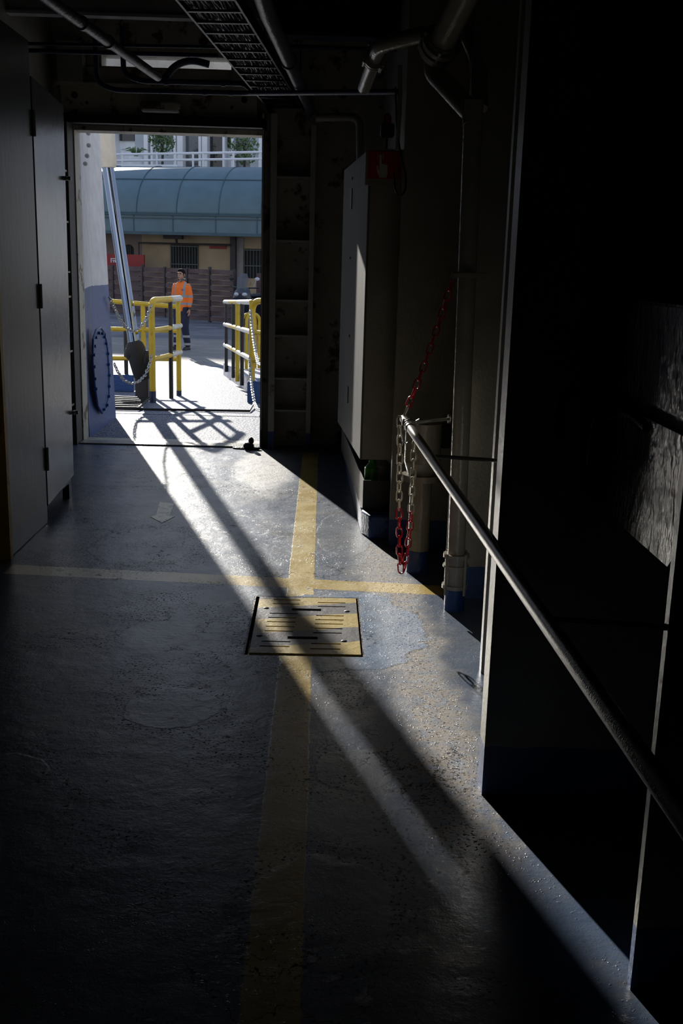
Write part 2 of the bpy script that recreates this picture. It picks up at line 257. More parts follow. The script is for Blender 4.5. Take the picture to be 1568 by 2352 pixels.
# ---------------------------------------------------------------- mesh helpers
class MB:
    def __init__(s): s.bm = bmesh.new()
    def box(s, a, b, bev=0):
        a, b = Vector(a), Vector(b); c = (a+b)/2; d = b-a
        r = bmesh.ops.create_cube(s.bm, size=1, matrix=Matrix.Translation(c) @ Matrix.Diagonal((abs(d.x), abs(d.y), abs(d.z), 1)))
        if bev: bmesh.ops.bevel(s.bm, geom=list({e for v in r['verts'] for e in v.link_edges}), offset=bev, segments=2, affect='EDGES')
        return s
    def obox(s, c, ax, size):
        """box with centre c, local x axis direction ax (horizontal), size"""
        ax = Vector(ax).normalized(); up = Vector((0, 0, 1)); ay = up.cross(ax); m = Matrix((ax, ay, up)).transposed().to_4x4()
        bmesh.ops.create_cube(s.bm, size=1, matrix=Matrix.Translation(c) @ m @ Matrix.Diagonal((*size, 1))); return s
    def cyl(s, a, b, r, r2=None, seg=16):
        a, b = Vector(a), Vector(b); d = b-a; q = d.to_track_quat('Z', 'Y').to_matrix().to_4x4()
        bmesh.ops.create_cone(s.bm, cap_ends=True, segments=seg, radius1=r, radius2=r if r2 is None else r2, depth=d.length, matrix=Matrix.Translation((a+b)/2) @ q); return s
    def sph(s, c, r, seg=12, rot=None):
        r = (r,)*3 if isinstance(r, (int, float)) else r
        m = Matrix.Translation(c)
        if rot: m = m @ rot
        bmesh.ops.create_uvsphere(s.bm, u_segments=seg*2, v_segments=seg, radius=1, matrix=m @ Matrix.Diagonal((*r, 1))); return s
    def tube(s, pts, r, seg=12, bend=0, closed=False):
        pts = [Vector(p) for p in pts]
        if bend:
            o = [pts[0]]
            for i in range(1, len(pts)-1):
                p, a, b = pts[i], pts[i-1], pts[i+1]; l = min(bend, (a-p).length*.49, (b-p).length*.49); p0 = p+(a-p).normalized()*l; p1 = p+(b-p).normalized()*l
                for k in range(7): t = k/6; o.append(p0*(1-t)**2+p*2*t*(1-t)+p1*t*t)
            pts = o+[pts[-1]]
        n = len(pts); rs = r if isinstance(r, (list, tuple)) else [r]*n; rings = []; prev = None
        for i, p in enumerate(pts):
            t = (pts[(i+1) % n]-pts[i-1]) if closed else (pts[min(i+1, n-1)]-pts[max(i-1, 0)]); t.normalize()
            if prev is None: q = t.orthogonal().normalized()
            else: q = (prev-t*prev.dot(t)).normalized()
            prev = q; w = t.cross(q); rings.append([s.bm.verts.new(p+(q*math.cos(2*math.pi*k/seg)+w*math.sin(2*math.pi*k/seg))*rs[i]) for k in range(seg)])
        for i in range(n if closed else n-1):
            A, B = rings[i], rings[(i+1) % n]
            for k in range(seg): s.bm.faces.new((A[k], A[(k+1) % seg], B[(k+1) % seg], B[k]))
        if not closed: s.bm.faces.new(rings[0][::-1]); s.bm.faces.new(rings[-1])
        return s
    def loft(s, rings):
        """rings: list of (centre, rx, ry[, yaw]) horizontal ellipses, lofted and capped"""
        R = []; N = 20
        for g in rings:
            c, rx, ry = Vector(g[0]), g[1], g[2]; R.append([s.bm.verts.new(c+Vector((rx*math.cos(2*math.pi*k/N), ry*math.sin(2*math.pi*k/N), 0))) for k in range(N)])
        for A, B in zip(R, R[1:]):
            for k in range(N): s.bm.faces.new((A[k], A[(k+1) % N], B[(k+1) % N], B[k]))
        s.bm.faces.new(R[0][::-1]); s.bm.faces.new(R[-1]); return s
    def prism(s, poly, off):
        """planar polygon (3D points) extruded by vector off"""
        off = Vector(off); A = [s.bm.verts.new(Vector(p)) for p in poly]; B = [s.bm.verts.new(Vector(p)+off) for p in poly]; n = len(A)
        s.bm.faces.new(A); s.bm.faces.new(B[::-1])
        for i in range(n): s.bm.faces.new((A[i], B[i], B[(i+1) % n], A[(i+1) % n]))
        return s
    def plate(s, xs, ys, holes, f, t0, t1):
        """slab over a grid of cells with rectangular holes; f(a, b, t) -> point"""
        xs = sorted(set(xs) | {h[i] for h in holes for i in (0, 2)}); ys = sorted(set(ys) | {h[i] for h in holes for i in (1, 3)}); c = {}
        def v(i, j, t):
            k = (i, j, t)
            if k not in c: c[k] = s.bm.verts.new(f(xs[i], ys[j], t))
            return c[k]
        def solid(i, j):
            if i < 0 or j < 0 or i >= len(xs)-1 or j >= len(ys)-1: return False
            a, b = (xs[i]+xs[i+1])/2, (ys[j]+ys[j+1])/2
            return not any(h[0] < a < h[2] and h[1] < b < h[3] for h in holes)
        for i in range(len(xs)-1):
            for j in range(len(ys)-1):
                if not solid(i, j): continue
                s.bm.faces.new((v(i, j, t1), v(i+1, j, t1), v(i+1, j+1, t1), v(i, j+1, t1))); s.bm.faces.new((v(i, j+1, t0), v(i+1, j+1, t0), v(i+1, j, t0), v(i, j, t0)))
                for di, dj, p, q in ((-1, 0, (i, j), (i, j+1)), (1, 0, (i+1, j+1), (i+1, j)), (0, -1, (i+1, j), (i, j)), (0, 1, (i, j+1), (i+1, j+1))):
                    if not solid(i+di, j+dj): s.bm.faces.new((v(*p, t0), v(*p, t1), v(*q, t1), v(*q, t0)))
        return s
    def build(s, name, m, parent=None, smooth=None, keep=False, local=False, bevel=0):
        bmesh.ops.recalc_face_normals(s.bm, faces=s.bm.faces); me = bpy.data.meshes.new(name)
        if keep or local: off = Vector()
        elif parent: off = wloc(parent)
        else:
            vs = [v.co for v in s.bm.verts]; off = Vector((sum(v.x for v in vs)/len(vs), sum(v.y for v in vs)/len(vs), min(v.z for v in vs)))
        if off.length: bmesh.ops.translate(s.bm, verts=s.bm.verts, vec=-off)
        s.bm.to_mesh(me); s.bm.free(); me.materials.append(m); ob = bpy.data.objects.new(name, me); COL.objects.link(ob)
        if parent: ob.parent = parent
        else: ob.location = off
        if smooth is not False:
            for p in me.polygons: p.use_smooth = True
            try: me.set_sharp_from_angle(angle=math.radians(smooth or 35))
            except Exception: pass
        if bevel:
            b = ob.modifiers.new('b', 'BEVEL'); b.width = bevel; b.segments = 2; b.limit_method = 'ANGLE'
        return ob
def wloc(o):
    v = Vector()
    while o: v += o.location; o = o.parent
    return v
def tag(o, label=None, cat=None, group=None, kind=None):
    for k, v in (('label', label), ('category', cat), ('group', group), ('kind', kind)):
        if v: o[k] = v
    return o
def thing(name, loc, label, cat, group=None):
    o = bpy.data.objects.new(name, None); COL.objects.link(o); o.location = loc; o.empty_display_size = .1; return tag(o, label, cat, group)
def struct(o): o['kind'] = 'structure'; return o
def S(name, a, b, m): return struct(MB().box(a, b).build(name, m))
def plabel(o, l): o['label'] = l; return o

# ================================================================ THE SETTING: the deck passage
HX0, HX1, HY0, HY1 = -.305, .205, 4.09, 4.88
struct(MB().plate([-2.3, -1, 0, 1, 3], [-3, 0, 3, 6, 9.2], [(HX0, HY0, HX1, HY1)], lambda a, b, t: Vector((a, b, t)), -.12, 0).build('floor', m_deck, keep=True, smooth=False))
S('floor_pit', (HX0-.02, HY0-.02, -.14), (HX1+.02, HY1+.02, -.115), m_black)
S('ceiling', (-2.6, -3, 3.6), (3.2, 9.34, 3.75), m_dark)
S('wall_left', (-2.45, -3, -.1), (-2.25, 9.2, 3.65), m_wall)
S('wall_right', (1.25, -3, -.1), (1.4, 5.86, 3.65), m_wall)
S('wall_back', (-2.45, -3.2, -.1), (3.2, -3, 3.65), m_wall)
S('wall_right_return', (.41, 5.85, 0), (1.3, 5.92, 3.65), m_wall)
S('wall_right_inner', (.45, 5.92, 0), (.52, 9.2, 3.65), m_wall)
# end wall with the loading door and a narrow gap above its transom
struct(MB().plate([-3.6, -2.25, 0, .6, 3.2], [-.8, 0, 3, 5.2], [(-2.09, -.0, -.53, 2.6), (-1.85, 3.10, -.62, 3.19)], lambda a, b, t: Vector((a, t, b)), 9.36, 9.16).build('wall_front', m_rusty, keep=True, smooth=False))
S('trim_1', (-2.09, 9.0, 0), (-.53, 9.16, .012), m_cream)            # threshold lip
# frame around the door, inner side
t = thing('door_1', (-1.3, 9.1, 0), None, None); struct(t)
MB().box((-2.2, 9.02, 2.93), (-.6, 9.16, 2.95)).box((-2.17, 9.08, 2.72), (-.58, 9.16, 2.94)).build('transom_beam', m_rusty, t)
MB().box((-2.2, 9.0, 2.64), (-.5, 9.16, 2.715)).build('lintel_channel', m_black, t)
MB().box((-2.17, 8.98, 2.95), (-1.97, 9.16, 3.25)).box((-.78, 8.98, 2.95), (-.6, 9.16, 3.25)).build('transom_bracket', m_cream, t)
MB().box((-1.97, 9.1, 2.95), (-.78, 9.16, 3.08)).build('recess_panel', m_rusty, t)
for u, v, r in ((171, 218, .026), (199, 236, .012), (561, 229, .026), (532, 247, .012)):
    q = P(u, v, y=9.075); MB().cyl(q, q+Vector((0, .01, 0)), r).build('bolt_hole', m_black, t)
MB().box((-2.25, 8.95, 0), (-2.1, 9.16, 2.64)).build('door_jamb', mat('dark_jamb_paint', (.06, .055, .045), .6, bump=.5, bs=40), t)  # jamb paint is even and darker than the frame around it
# left frame pockets beyond the lockers
b = MB()
for z in (.35, .8, 1.25, 1.45, 1.85, 2.25): b.box((-2.24, 8.6, z), (-2.11, 8.99, z+.015))
struct(b.build('trim_2', m_rusty))
# right of the door: deep hull frame with stiffener shelves
b = MB().box((-.53, 9.0, 0), (-.515, 9.16, 2.75)).box((-.457, 8.96, 0), (-.405, 9.0, 2.75)).box((-.13, 8.9, 0), (-.09, 9.16, 2.9)).box((-.44, 9.0, 0), (-.425, 9.16, 2.75))
for v in (410, 556, 693, 774, 872, 945): z = P(675, v, y=9.0).z; b.box((-.42, 8.98, z), (-.13, 9.16, z+.015))
struct(b.build('trim_3', mat('brightened_frame_paint', (.55, .53, .46), .4, bump=.3, dirt=(.2, .15, .1), ds=3, dt=.62, split=(.16, BLUE))))  # wall cream lightened here to stand in for weak bounce light
# transverse deck beams
b = MB().box((-2.25, 7.9, 3.22), (-.7, 8.0, 3.24)).box((-2.25, 7.94, 3.24), (1.2, 7.955, 3.6)); struct(b.build('trim_4', mat('brightened_beam_paint', (.6, .6, .6), .25, bump=.4, spec=.8)))  # cream lightened so the beam reads as catching light from below
b = MB().box((-.4, 7.2, 3.0), (.45, 7.36, 3.02)).box((-.4, 7.27, 3.02), (.45, 7.285, 3.6)).box((-.4, 7.5, 2.98), (.45, 7.56, 3.0)); struct(b.build('trim_5', m_navy))
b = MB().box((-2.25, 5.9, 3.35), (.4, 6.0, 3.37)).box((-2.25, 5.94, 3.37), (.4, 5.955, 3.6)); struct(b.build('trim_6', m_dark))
# T shaped side frames on the right (web faces the camera, edge faces the passage)
def frame(nm, y, x, fl, z1=3.6, tilt=0):
    b = MB().box((x+.012, y, 0), (1.26, y+.02, z1)).box((x, y-.005, 0), (x+.014, y+fl, z1))
    struct(b.build(nm, m_wall))
frame('trim_7', 2.06, .734, .02); frame('trim_8', 2.95, .524, .085); frame('trim_9', 3.955, .667, .03); frame('trim_10', 4.91, .628, .03)
b = MB().box((.667, 3.94, 0), (.69, 3.96, 3.6)).box((.628, 4.9, 0), (.645, 4.925, 3.6)); struct(b.build('trim_11', m_cream))
# coaming under the switch cabinet
poly = [P(828, 1225, z=0), Vector((.178, 8.85, 0)), Vector((.5, 8.85, 0)), Vector((.5, 6.0, 0)), Vector((.30, 6.0, 0))]
struct(MB().prism(poly, (0, 0, .145)).build('trim_12', m_blue, bevel=.012))
S('wall_outer_deck', (-.53, 9.36, -.8), (3.2, 9.6, .0), m_hull)

# ================================================================ OUTSIDE SETTING
def rz(y): return 0 if y < 10.9 else -(y-10.9)*.041
struct(MB().box((-2.5, 9.18, -.15), (.5, 10.88, -.004)).build('floor_apron', m_ramp, keep=True))
poly = [(-2.2, 10.91, -.003), (-.62, 10.91, -.003), (-.62, 12.3, rz(12.3)), (-.9, 19.8, rz(19.8)), (-6.2, 19.8, rz(19.8)), (-4.6, 12.3, rz(12.3)), (-4.6, 10.91, -.003)]
o = MB().prism(poly, (0, 0, -.02)).build('loading_ramp', m_ramp, smooth=False); tag(o, 'pale speckled steel loading ramp sloping from the doorway down to the quay', 'ramp')
struct(MB().box((-40, 10.5, -.7), (40, 80, -.4)).build('floor_quay', m_quay, keep=True))
# hull side wall left of the gangway: white over blue
XH = -2.085
tp = P(229, 300, x=XH); bt = P(266, 944, x=XH); k = (tp-bt)/(tp.z-bt.z); top = bt+k*(4.6-bt.z)
ht = thing('hull_side_plate', (XH-.1, 10, 0), 'tall steel side plate, white above and blue below, left of the doorway opening', 'hull plate')
tq = P(229, 300, y=11.5); kk = (tq-bt)/(tq.z-bt.z); top = bt+kk*(4.6-bt.z)
MB().prism([Vector((XH, 9.37, -.01)), Vector((XH, bt.y, -.01)), top], (-.06, 0, 0)).prism([Vector((XH, 9.37, -.01)), top, Vector((XH-.05, 9.37, 4.6))], (-.06, 0, 0)).build('plate', m_hull, ht)
hp = [P(u, v, x=XH) for u, v in ((228, 752), (237, 765), (243, 800), (247, 860), (247, 905), (240, 940), (231, 948), (221, 930), (214, 880), (210, 830), (211, 780), (218, 758))]
MB().prism(hp, (.012, 0, 0)).build('inspection_cover', m_hull, ht); MB().tube([p+Vector((.012, 0, 0)) for p in hp], .012, 8, closed=True).build('cover_rim', m_blue, ht)
for u, v in ((222, 765), (230, 766), (235, 774), (239, 789), (243, 812), (244, 837), (246, 862), (246, 887), (245, 910), (241, 930), (234, 940), (215, 775), (212, 795), (210, 815), (211, 842), (213, 870), (215, 893)):
    q = P(u, v, x=XH); MB().cyl(q, q+Vector((.035, 0, 0)), .014, seg=6).build('bolt', m_blue, ht)
for u, v in ((203, 306), (204, 334), (200, 358), (196, 376)): q = P(u, v, x=XH-.02); MB().sph(q, (.022, .02, .02), 6).build('weld_stud', m_hull, ht)
S('wall_hull_outer', (-3.6, 9.37, -.9), (XH-.66, 9.6, 5.2), m_hull)

# ================================================================ LEFT: lockers, edge post
XL = -1.655
t = thing('steel_locker', (-1.95, 6.4, 0), 'tall grey steel locker with hinged door, nearest the doorway on the left', 'locker')
MB().box((-2.2, 6.24, .10), (XL-.03, 6.97, 2.50)).build('body', m_locker, t)
MB().prism([(XL-.028, 6.25, .10), (XL-.028, 6.93, .155), (XL-.028, 6.985, 2.505), (XL-.028, 6.25, 2.56)], (.028, 0, 0)).build('door', m_locker2, t, bevel=.004)
dr = t.children[-1]
for v in (410, 957):
    q = P(150, v, x=XL, ); q.y = 6.95; MB().box(q-Vector((.0, .03, .012)), q+Vector((.02, .035, .012)), .003).cyl(q+Vector((.02, .0, 0)), q+Vector((.04, .0, 0)), .012).build('latch', m_galv, dr)
for fx in (-2.2, XL-.07):
    for fy in (6.25, 6.89): MB().box((fx, fy, 0), (fx+.045, fy+.07, .1)).build('foot', m_navy, t)
for v in (285, 680, 1055):
    q = P(76+(v-200)*.033, v, x=XL); MB().cyl((XL+.008, 6.235, q.z-.07), (XL+.008, 6.235, q.z+.07), .011).build('hinge', m_alu, t)
t = thing('locker_bulkhead', (-1.95, 5.85, 0), 'tall dull grey locker side panel with blue base at the left edge of the passage', 'locker')
MB().box((-2.2, 5.47, 0), (XL, 6.225, 2.74)).build('panel', m_locker, t, bevel=.006)
MB().box((-2.2, 6.2, 2.5), (XL-.06, 6.24, 2.74)).build('top_return', m_locker, t)
tag(MB().box((-1.76, 5.41, 0), (XL+.012, 5.455, 2.9)).build('edge_post', m_yel2), 'narrow post with worn yellow edge paint at the far left of the passage', 'post')

# ================================================================ FLOOR HATCH
t = thing('hatch_cover', ((HX0+HX1)/2, (HY0+HY1)/2, -.02), 'slotted square steel hatch cover striped yellow and grey, set in the deck', 'hatch cover')
def slot(u0, u1, v, h=.004):
    h *= 1.5
    a, b = P(u0, v, z=0), P(u1, v, z=0); y = (a.y+b.y)/2; return (a.x, y-h, b.x, y+h)
z2 = lambda u, v: (500+u/2.613, 1300+v/2.613)
hs = []
for x0, x1, y, h in [(335, 495, 208, .004), (330, 490, 232, .004), (310, 478, 290, .004), (303, 470, 315, .004), (295, 465, 340, .004), (288, 460, 368, .004), (280, 452, 395, .004), (262, 435, 458, .004), (252, 430, 487, .004),
    (600, 765, 225, .004), (600, 765, 248, .004), (590, 755, 303, .004), (585, 755, 328, .004), (582, 750, 353, .004), (580, 748, 380, .004), (572, 745, 407, .004), (560, 738, 472, .004), (555, 735, 503, .004), (445, 620, 267, .011), (418, 598, 436, .011)]:
    a = z2(x0, y); c = z2(x1, y); hs.append(slot(a[0], c[0], (a[1]+c[1])/2, h))
MB().plate([HX0+.026, HX1-.016], [HY0+.02, HY1-.022], hs, lambda a, b, q: Vector((a, b, q)), -.022, .004).build('plate', m_cover, t, smooth=False)
MB().plate([HX0, HX1], [HY0, HY1], [(HX0+.008, HY0+.008, HX1-.008, HY1-.008)], lambda a, b, q: Vector((a, b, q)), -.05, -.001).build('frame', m_black, t, smooth=False)
for u, v in ((290, 252), (250, 418), (775, 272), (757, 450)): q = P(*z2(u, v), z=.004); MB().sph(q, (.014, .012, .004), 6).build('bolt', m_cover, t)
# painted arrow on the deck
ar = [(367, 1153), (400, 1157), (390, 1184), (402, 1186), (372, 1201), (345, 1187), (358, 1184)]
o = MB().prism([P(u, v, z=.001) for u, v in ar], (0, 0, .0012)).build('painted_arrow', mat('faded_yellow_marking', (.75, .69, .48), .30, bump=.2, spec=.85, metal=.22, dirt=(.16, .16, .17), ds=14, dt=.52)); tag(o, 'faded pale yellow arrow painted on the deck before the doorway', 'floor marking')
# scrap of black rubber by the threshold
t = MB()
for a in [(-.62, 8.93, .0, .05, .04, .05), (-.60, 8.95, .04, .025, .03, .05), (-.68, 8.97, 0, .09, .05, .012), (-.56, 8.92, 0, .05, .03, .02)]: t.sph((a[0], a[1], a[2]+a[5]*.6), (a[3], a[4], a[5]*.7), 5)
tag(t.build('rubber_scrap', m_rubber, smooth=False), 'small lump of black rubber scrap on the deck beside the right door jamb', 'debris')

# ================================================================ HANDRAIL
A, B = P(927, 962, y=4.64), P(1566, 1874, z=.87); d = (B-A).normalized()
t = thing('handrail', (.45, 3, .87), 'worn tubular steel handrail running along the right side of the passage', 'handrail')
m_rail = mat('worn_handrail_steel', (.20, .19, .165), .26, metal=.6, bump=.10, bs=260, vs=60, var=.3)
MB().tube([A-d*.02, A, B, B+d*1.0], [.012, .0185, .0185, .0185], 20).build('tube', m_rail, t)
def onrail(y): return A+d*((y-A.y)/d.y)
for y, w in ((4.50, P(1034, 962, y=4.915)), (3.80, Vector((.68, 3.96, .87))), (2.07, Vector((.75, 2.07, .87)))):
    p = onrail(y); MB().tube([p, w], .0075, 10).cyl(w-Vector((.012, 0, 0)), w, .022).build('bracket', m_rail, t)
for y in (4.52, 4.40):
    p = onrail(y); MB().cyl(p-d*.012, p+d*.012, .0225, seg=20).build('collar', m_rail, t)

# ================================================================ CHAINS
def link_mesh(nm, L, Wd, r, m):
    b = MB(); pts = []; h = L/2-Wd/2; R = Wd/2-r
    for k in range(9): a = math.pi*k/8; pts.append(Vector((math.cos(a)*R, 0, h+math.sin(a)*R)))
    for k in range(9): a = math.pi+math.pi*k/8; pts.append(Vector((math.cos(a)*R, 0, -h+math.sin(a)*R)))
    b.tube(pts, r, 8, closed=True); o = b.build(nm, m, local=True); me = o.data; bpy.data.objects.remove(o); return me
def chain(root, pts, pitch, meshf, start=0, roll=25):
    pts = [Vector(p) for p in pts]; seg = [(b-a).length for a, b in zip(pts, pts[1:])]; tot = sum(seg); n = max(2, round(tot/pitch)); base = wloc(root)
    for i in range(n):
        s = (i+.5)/n*tot; k = 0
        while k < len(seg)-1 and s > seg[k]: s -= seg[k]; k += 1
        p = pts[k].lerp(pts[k+1], s/seg[k]); dr = (pts[k+1]-pts[k]).normalized(); ref = Vector((0, 1, 0)) if abs(dr.y) < .8 else Vector((1, 0, 0))
        x = (ref-dr*ref.dot(dr)).normalized(); y = dr.cross(x); m = Matrix((x, y, dr)).transposed() @ Matrix.Rotation(math.radians(roll+(90 if (i+start) % 2 else 0)+random.uniform(-10, 10)), 3, 'Z')
        o = bpy.data.objects.new('link', meshf(p)); COL.objects.link(o); o.parent = root; o.matrix_local = Matrix.Translation(p-base) @ m.to_4x4()
def sag(a, b, dp, n=14):
    return [Vector(a).lerp(Vector(b), i/n)+Vector((0, 0, -dp*4*(i/n)*(1-i/n))) for i in range(n+1)]
lr, lw = link_mesh('link', .058, .034, .0036, m_red), link_mesh('link', .058, .034, .0036, m_whp)
t = thing('barrier_chain', (.45, 4.9, .87), 'red and white plastic chain slung from the clamp over the rail end and hanging doubled', 'chain')
c0 = P(1038, 645, y=4.72); c1 = onrail(4.62)+Vector((0, 0, .022))
chain(t, sag(c0, c1, .03), .0415, lambda p: lr if p.z > .99 else lw)
bt_ = P(921, 1315, y=4.60)
chain(t, [onrail(4.62)+Vector((-.022, 0, .01)), P(918, 1010, y=4.62), P(916, 1150, y=4.615), P(917, 1270, y=4.605), bt_], .0415, lambda p: lr if p.z < .505 else lw, 1)
chain(t, [P(950, 1015, y=4.52), P(948, 1080, y=4.53), P(943, 1190, y=4.56), P(935, 1270, y=4.58), bt_+Vector((.012, 0, .01))], .0415, lambda p: lr if p.z < .495 else lw)
p = onrail(4.46); MB().tube([p+Vector((0, 0, .026)), p+Vector((.03, 0, .02)), p+Vector((.045, -.01, .03))], .004, 8).tube([p+Vector((-.021, 0, .03)), p+Vector((-.026, 0, -.03)), p+Vector((-.02, .02, -.07)), p+Vector((-.005, .03, -.085)), p+Vector((.012, .03, -.07))], .004, 8).tube([p+Vector((.024*math.cos(a), 0, .024*math.sin(a))) for a in [k*math.pi/6 for k in range(12)]], .004, 8, closed=True).build('hook', m_galv, t)

# ================================================================ RIGHT SIDE PIPES
t = thing('drain_pipe', (.65, 4.73, 0), 'cream painted vertical pipe with bolted coupling and blue foot by the handrail', 'pipe')
V0 = P(1047, 1290, y=4.73); V1 = P(1085, 300, y=4.73); V0.z = .23
ft = P(1042, 1400, z=0); MB().cyl(ft+Vector((0, 0, 0)), Vector((V0.x, V0.y, .18)), .048, seg=24).build('foot', m_blue, t)
MB().tube([Vector((V0.x, V0.y, .12)), V0, V1, V1+Vector((.0, 0, .12))], .041, 24).build('pipe_body', m_pipe, t)
zc = [P(1047, v, y=4.73).z for v in (1275, 1345)]; cx = V0.x
cb = MB()
for z, h in ((zc[0], .018), (zc[0]-.05, .01), (zc[1], .018)): cb.cyl((cx, 4.73, z-h/2), (cx, 4.73, z+h/2), .062, seg=28)
cb.cyl((cx, 4.73, zc[1]), (cx, 4.73, zc[0]), .052, seg=24); cb.build('coupling', m_pipe, t)
for k in range(4):
    a = k*math.pi/2-.9; q = Vector((cx+.062*math.cos(a), 4.73+.062*math.sin(a), 0)); MB().cyl(q+Vector((0, 0, zc[1]-.035)), q+Vector((0, 0, zc[0]+.015)), .007, seg=8).build('bolt', m_pipe, t)
q = P(1075, 632, y=4.68); cl = MB().box(q-Vector((.075, .012, .012)), q+Vector((.078, .0, .014)), .004).cyl(q+Vector((-.06, -.018, 0)), q+Vector((-.06, 0, 0)), .011, seg=6).cyl(q+Vector((.06, -.018, 0)), q+Vector((.06, 0, 0)), .011, seg=6); cl.build('clamp', m_pipe, t)
t = thing('ceiling_pipe', (.6, 5.0, 2.6), 'thick glossy cream pipe with flanged joint and bends at the top right', 'pipe')
K = [P(1090, -60, y=4.55), P(1060, 5, y=4.7), P(1010, 105, y=4.95), P(990, 160, y=5.0), P(1085, 262, y=4.75), Vector((V1.x, V1.y, V1.z+.02))]
MB().tube([K[0], K[1], K[2]], .058, 24).build('upper_run', m_pipe, t); MB().tube([K[2], K[3], K[4], K[5]], .045, 24, bend=.1).build('lower_run', m_pipe, t)
ax = (K[1]-K[2]).normalized(); MB().cyl(K[2]-ax*.035, K[2]-ax*.005, .088, seg=28).cyl(K[2]+ax*.012, K[2]+ax*.035, .088, seg=28).cyl(K[2]-ax*.05, K[2]+ax*.05, .068, seg=24).build('flange', m_pipe, t)
o1 = ax.orthogonal().normalized(); o2 = ax.cross(o1)
for k in range(4):
    a = k*math.pi/2+.5; q = K[2]+(o1*math.cos(a)+o2*math.sin(a))*.078; MB().cyl(q-ax*.055, q+ax*.055, .009, seg=8).build('bolt', m_pipe, t)
MB().tube([P(1035, 60, y=5.0), P(1075, 80, y=5.0), P(1100, 140, y=4.95), P(1100, 250, y=4.85)], .038, 20, bend=.12).build('branch_loop', m_pipe, t)
t = thing('branch_pipe', (.4, 5.2, 2.6), 'cream branch pipe bending down to the left of the thick ceiling pipe', 'pipe')
K = [P(975, 78, y=5.05), P(872, 102, y=5.2), P(836, 200, y=6.0)]
MB().tube(K, .036, 20, bend=.09).build('pipe_body', m_pipe, t)
q0 = K[1].lerp(K[2], .28); ax = (K[2]-K[1]).normalized(); MB().cyl(q0-ax*.025, q0-ax*.006, .058, seg=24).cyl(q0+ax*.006, q0+ax*.025, .058, seg=24).build('flange', m_pipe, t)
o1 = ax.orthogonal().normalized(); o2 = ax.cross(o1)
for k in range(4): a = k*math.pi/2+.3; q = q0+(o1*math.cos(a)+o2*math.sin(a))*.06; MB().cyl(q-ax*.04, q+ax*.04, .008, seg=8).build('bolt', m_pipe, t)
o = MB().tube([P(725, 270, y=8.3), P(826, 268, y=8.3), P(827, 420, y=8.3)], .03, 16, bend=.08).build('wall_pipe', m_pipe); tag(o, 'thin cream pipe bending down behind the switch cabinet', 'pipe')
o = MB().tube([P(918, 150, y=5.82), P(919, 215, y=5.82), P(912, 345, y=5.82)], .012, 10).build('conduit', m_cream); tag(o, 'thin cream conduit running down the wall above the call point sign', 'conduit')
# pedestal vent in the corner
t = thing('vent_pedestal', (.55, 5.35, 0), 'cream round vent head on a pedestal with blue foot, behind the handrail end', 'vent')
pb = P(958, 1312, z=0); x, y = pb.x, pb.y; zz = lambda v: P(958, v, y=y).z
MB().cyl((x, y, 0), (x, y, zz(1262)), .062, seg=28).build('foot', m_blue, t); MB().cyl((x, y, zz(1262)), (x, y, zz(1100)), .058, seg=28).build('stem', m_pipe, t)
MB().cyl((x, y, zz(1102)), (x, y, zz(1088)), .105, seg=32).build('flange', m_pipe, t); MB().cyl((x, y, zz(1088)), (x, y, zz(1060)), .075, .095, seg=32).cyl((x, y, zz(1060)), (x, y, zz(970)), .095, seg=32).build('vent_head', m_pipe, t)
q = P(1020, 1002, y=5.8); tag(MB().box(q-Vector((.035, .03, .065)), q+Vector((.035, .03, .065)), .006).build('junction_box', m_black), 'small black junction box on the wall behind the vent head', 'box')

# ================================================================ SWITCH CABINET + CALL POINT SIGN
c = P(834, 700, y=6.13); nx = .232; t = thing('switch_cabinet', (.3, 6.8, .46), 'tall grey steel cabinet with a sunlit edge, right of the doorway', 'cabinet')
zb, zt = .457, 2.217; fl = Vector((.122, 7.6, 0)); nr = Vector((.236, 6.13, 0)); fr = Vector((.43, 6.13, 0)); bk = Vector((.43, 7.6, 0))
lift = lambda p, z: Vector((p.x, p.y, z))
MB().prism([lift(p, zb) for p in (nr+Vector((.012, .004, 0)), fl+Vector((.014, 0, 0)), bk, fr)], (0, 0, zt-zb)).build('body', m_cream, t)
nn = (fl-nr).normalized(); o_ = Vector((-nn.y, nn.x, 0))*-1
MB().prism([lift(nr, zb), lift(nr, zt), lift(fl, zt), lift(fl, zb)], (.012, 0, 0)).build('side_door', m_alu, t, bevel=.003); sd = t.children[-1]
def onface(u, v):
    pl = (nn.y, -nn.x, nn.y*nr.x-nn.x*nr.y); return P(u, v, pl=pl)
q0, q1 = onface(808, 434), onface(808, 479); MB().obox((q0+q1)/2, nn, (.05, .012, (q0-q1).length)).build('handle_recess', m_black, sd)
q0, q1 = onface(799, 888), onface(799, 925); MB().obox((q0+q1)/2, nn, (.04, .012, (q0-q1).length)).build('handle_recess', m_black, sd)
for u, v in ((810, 410), (805, 593), (803, 772)): q = onface(u, v); MB().sph(q, .01, 5).build('rivet', m_galv, sd)
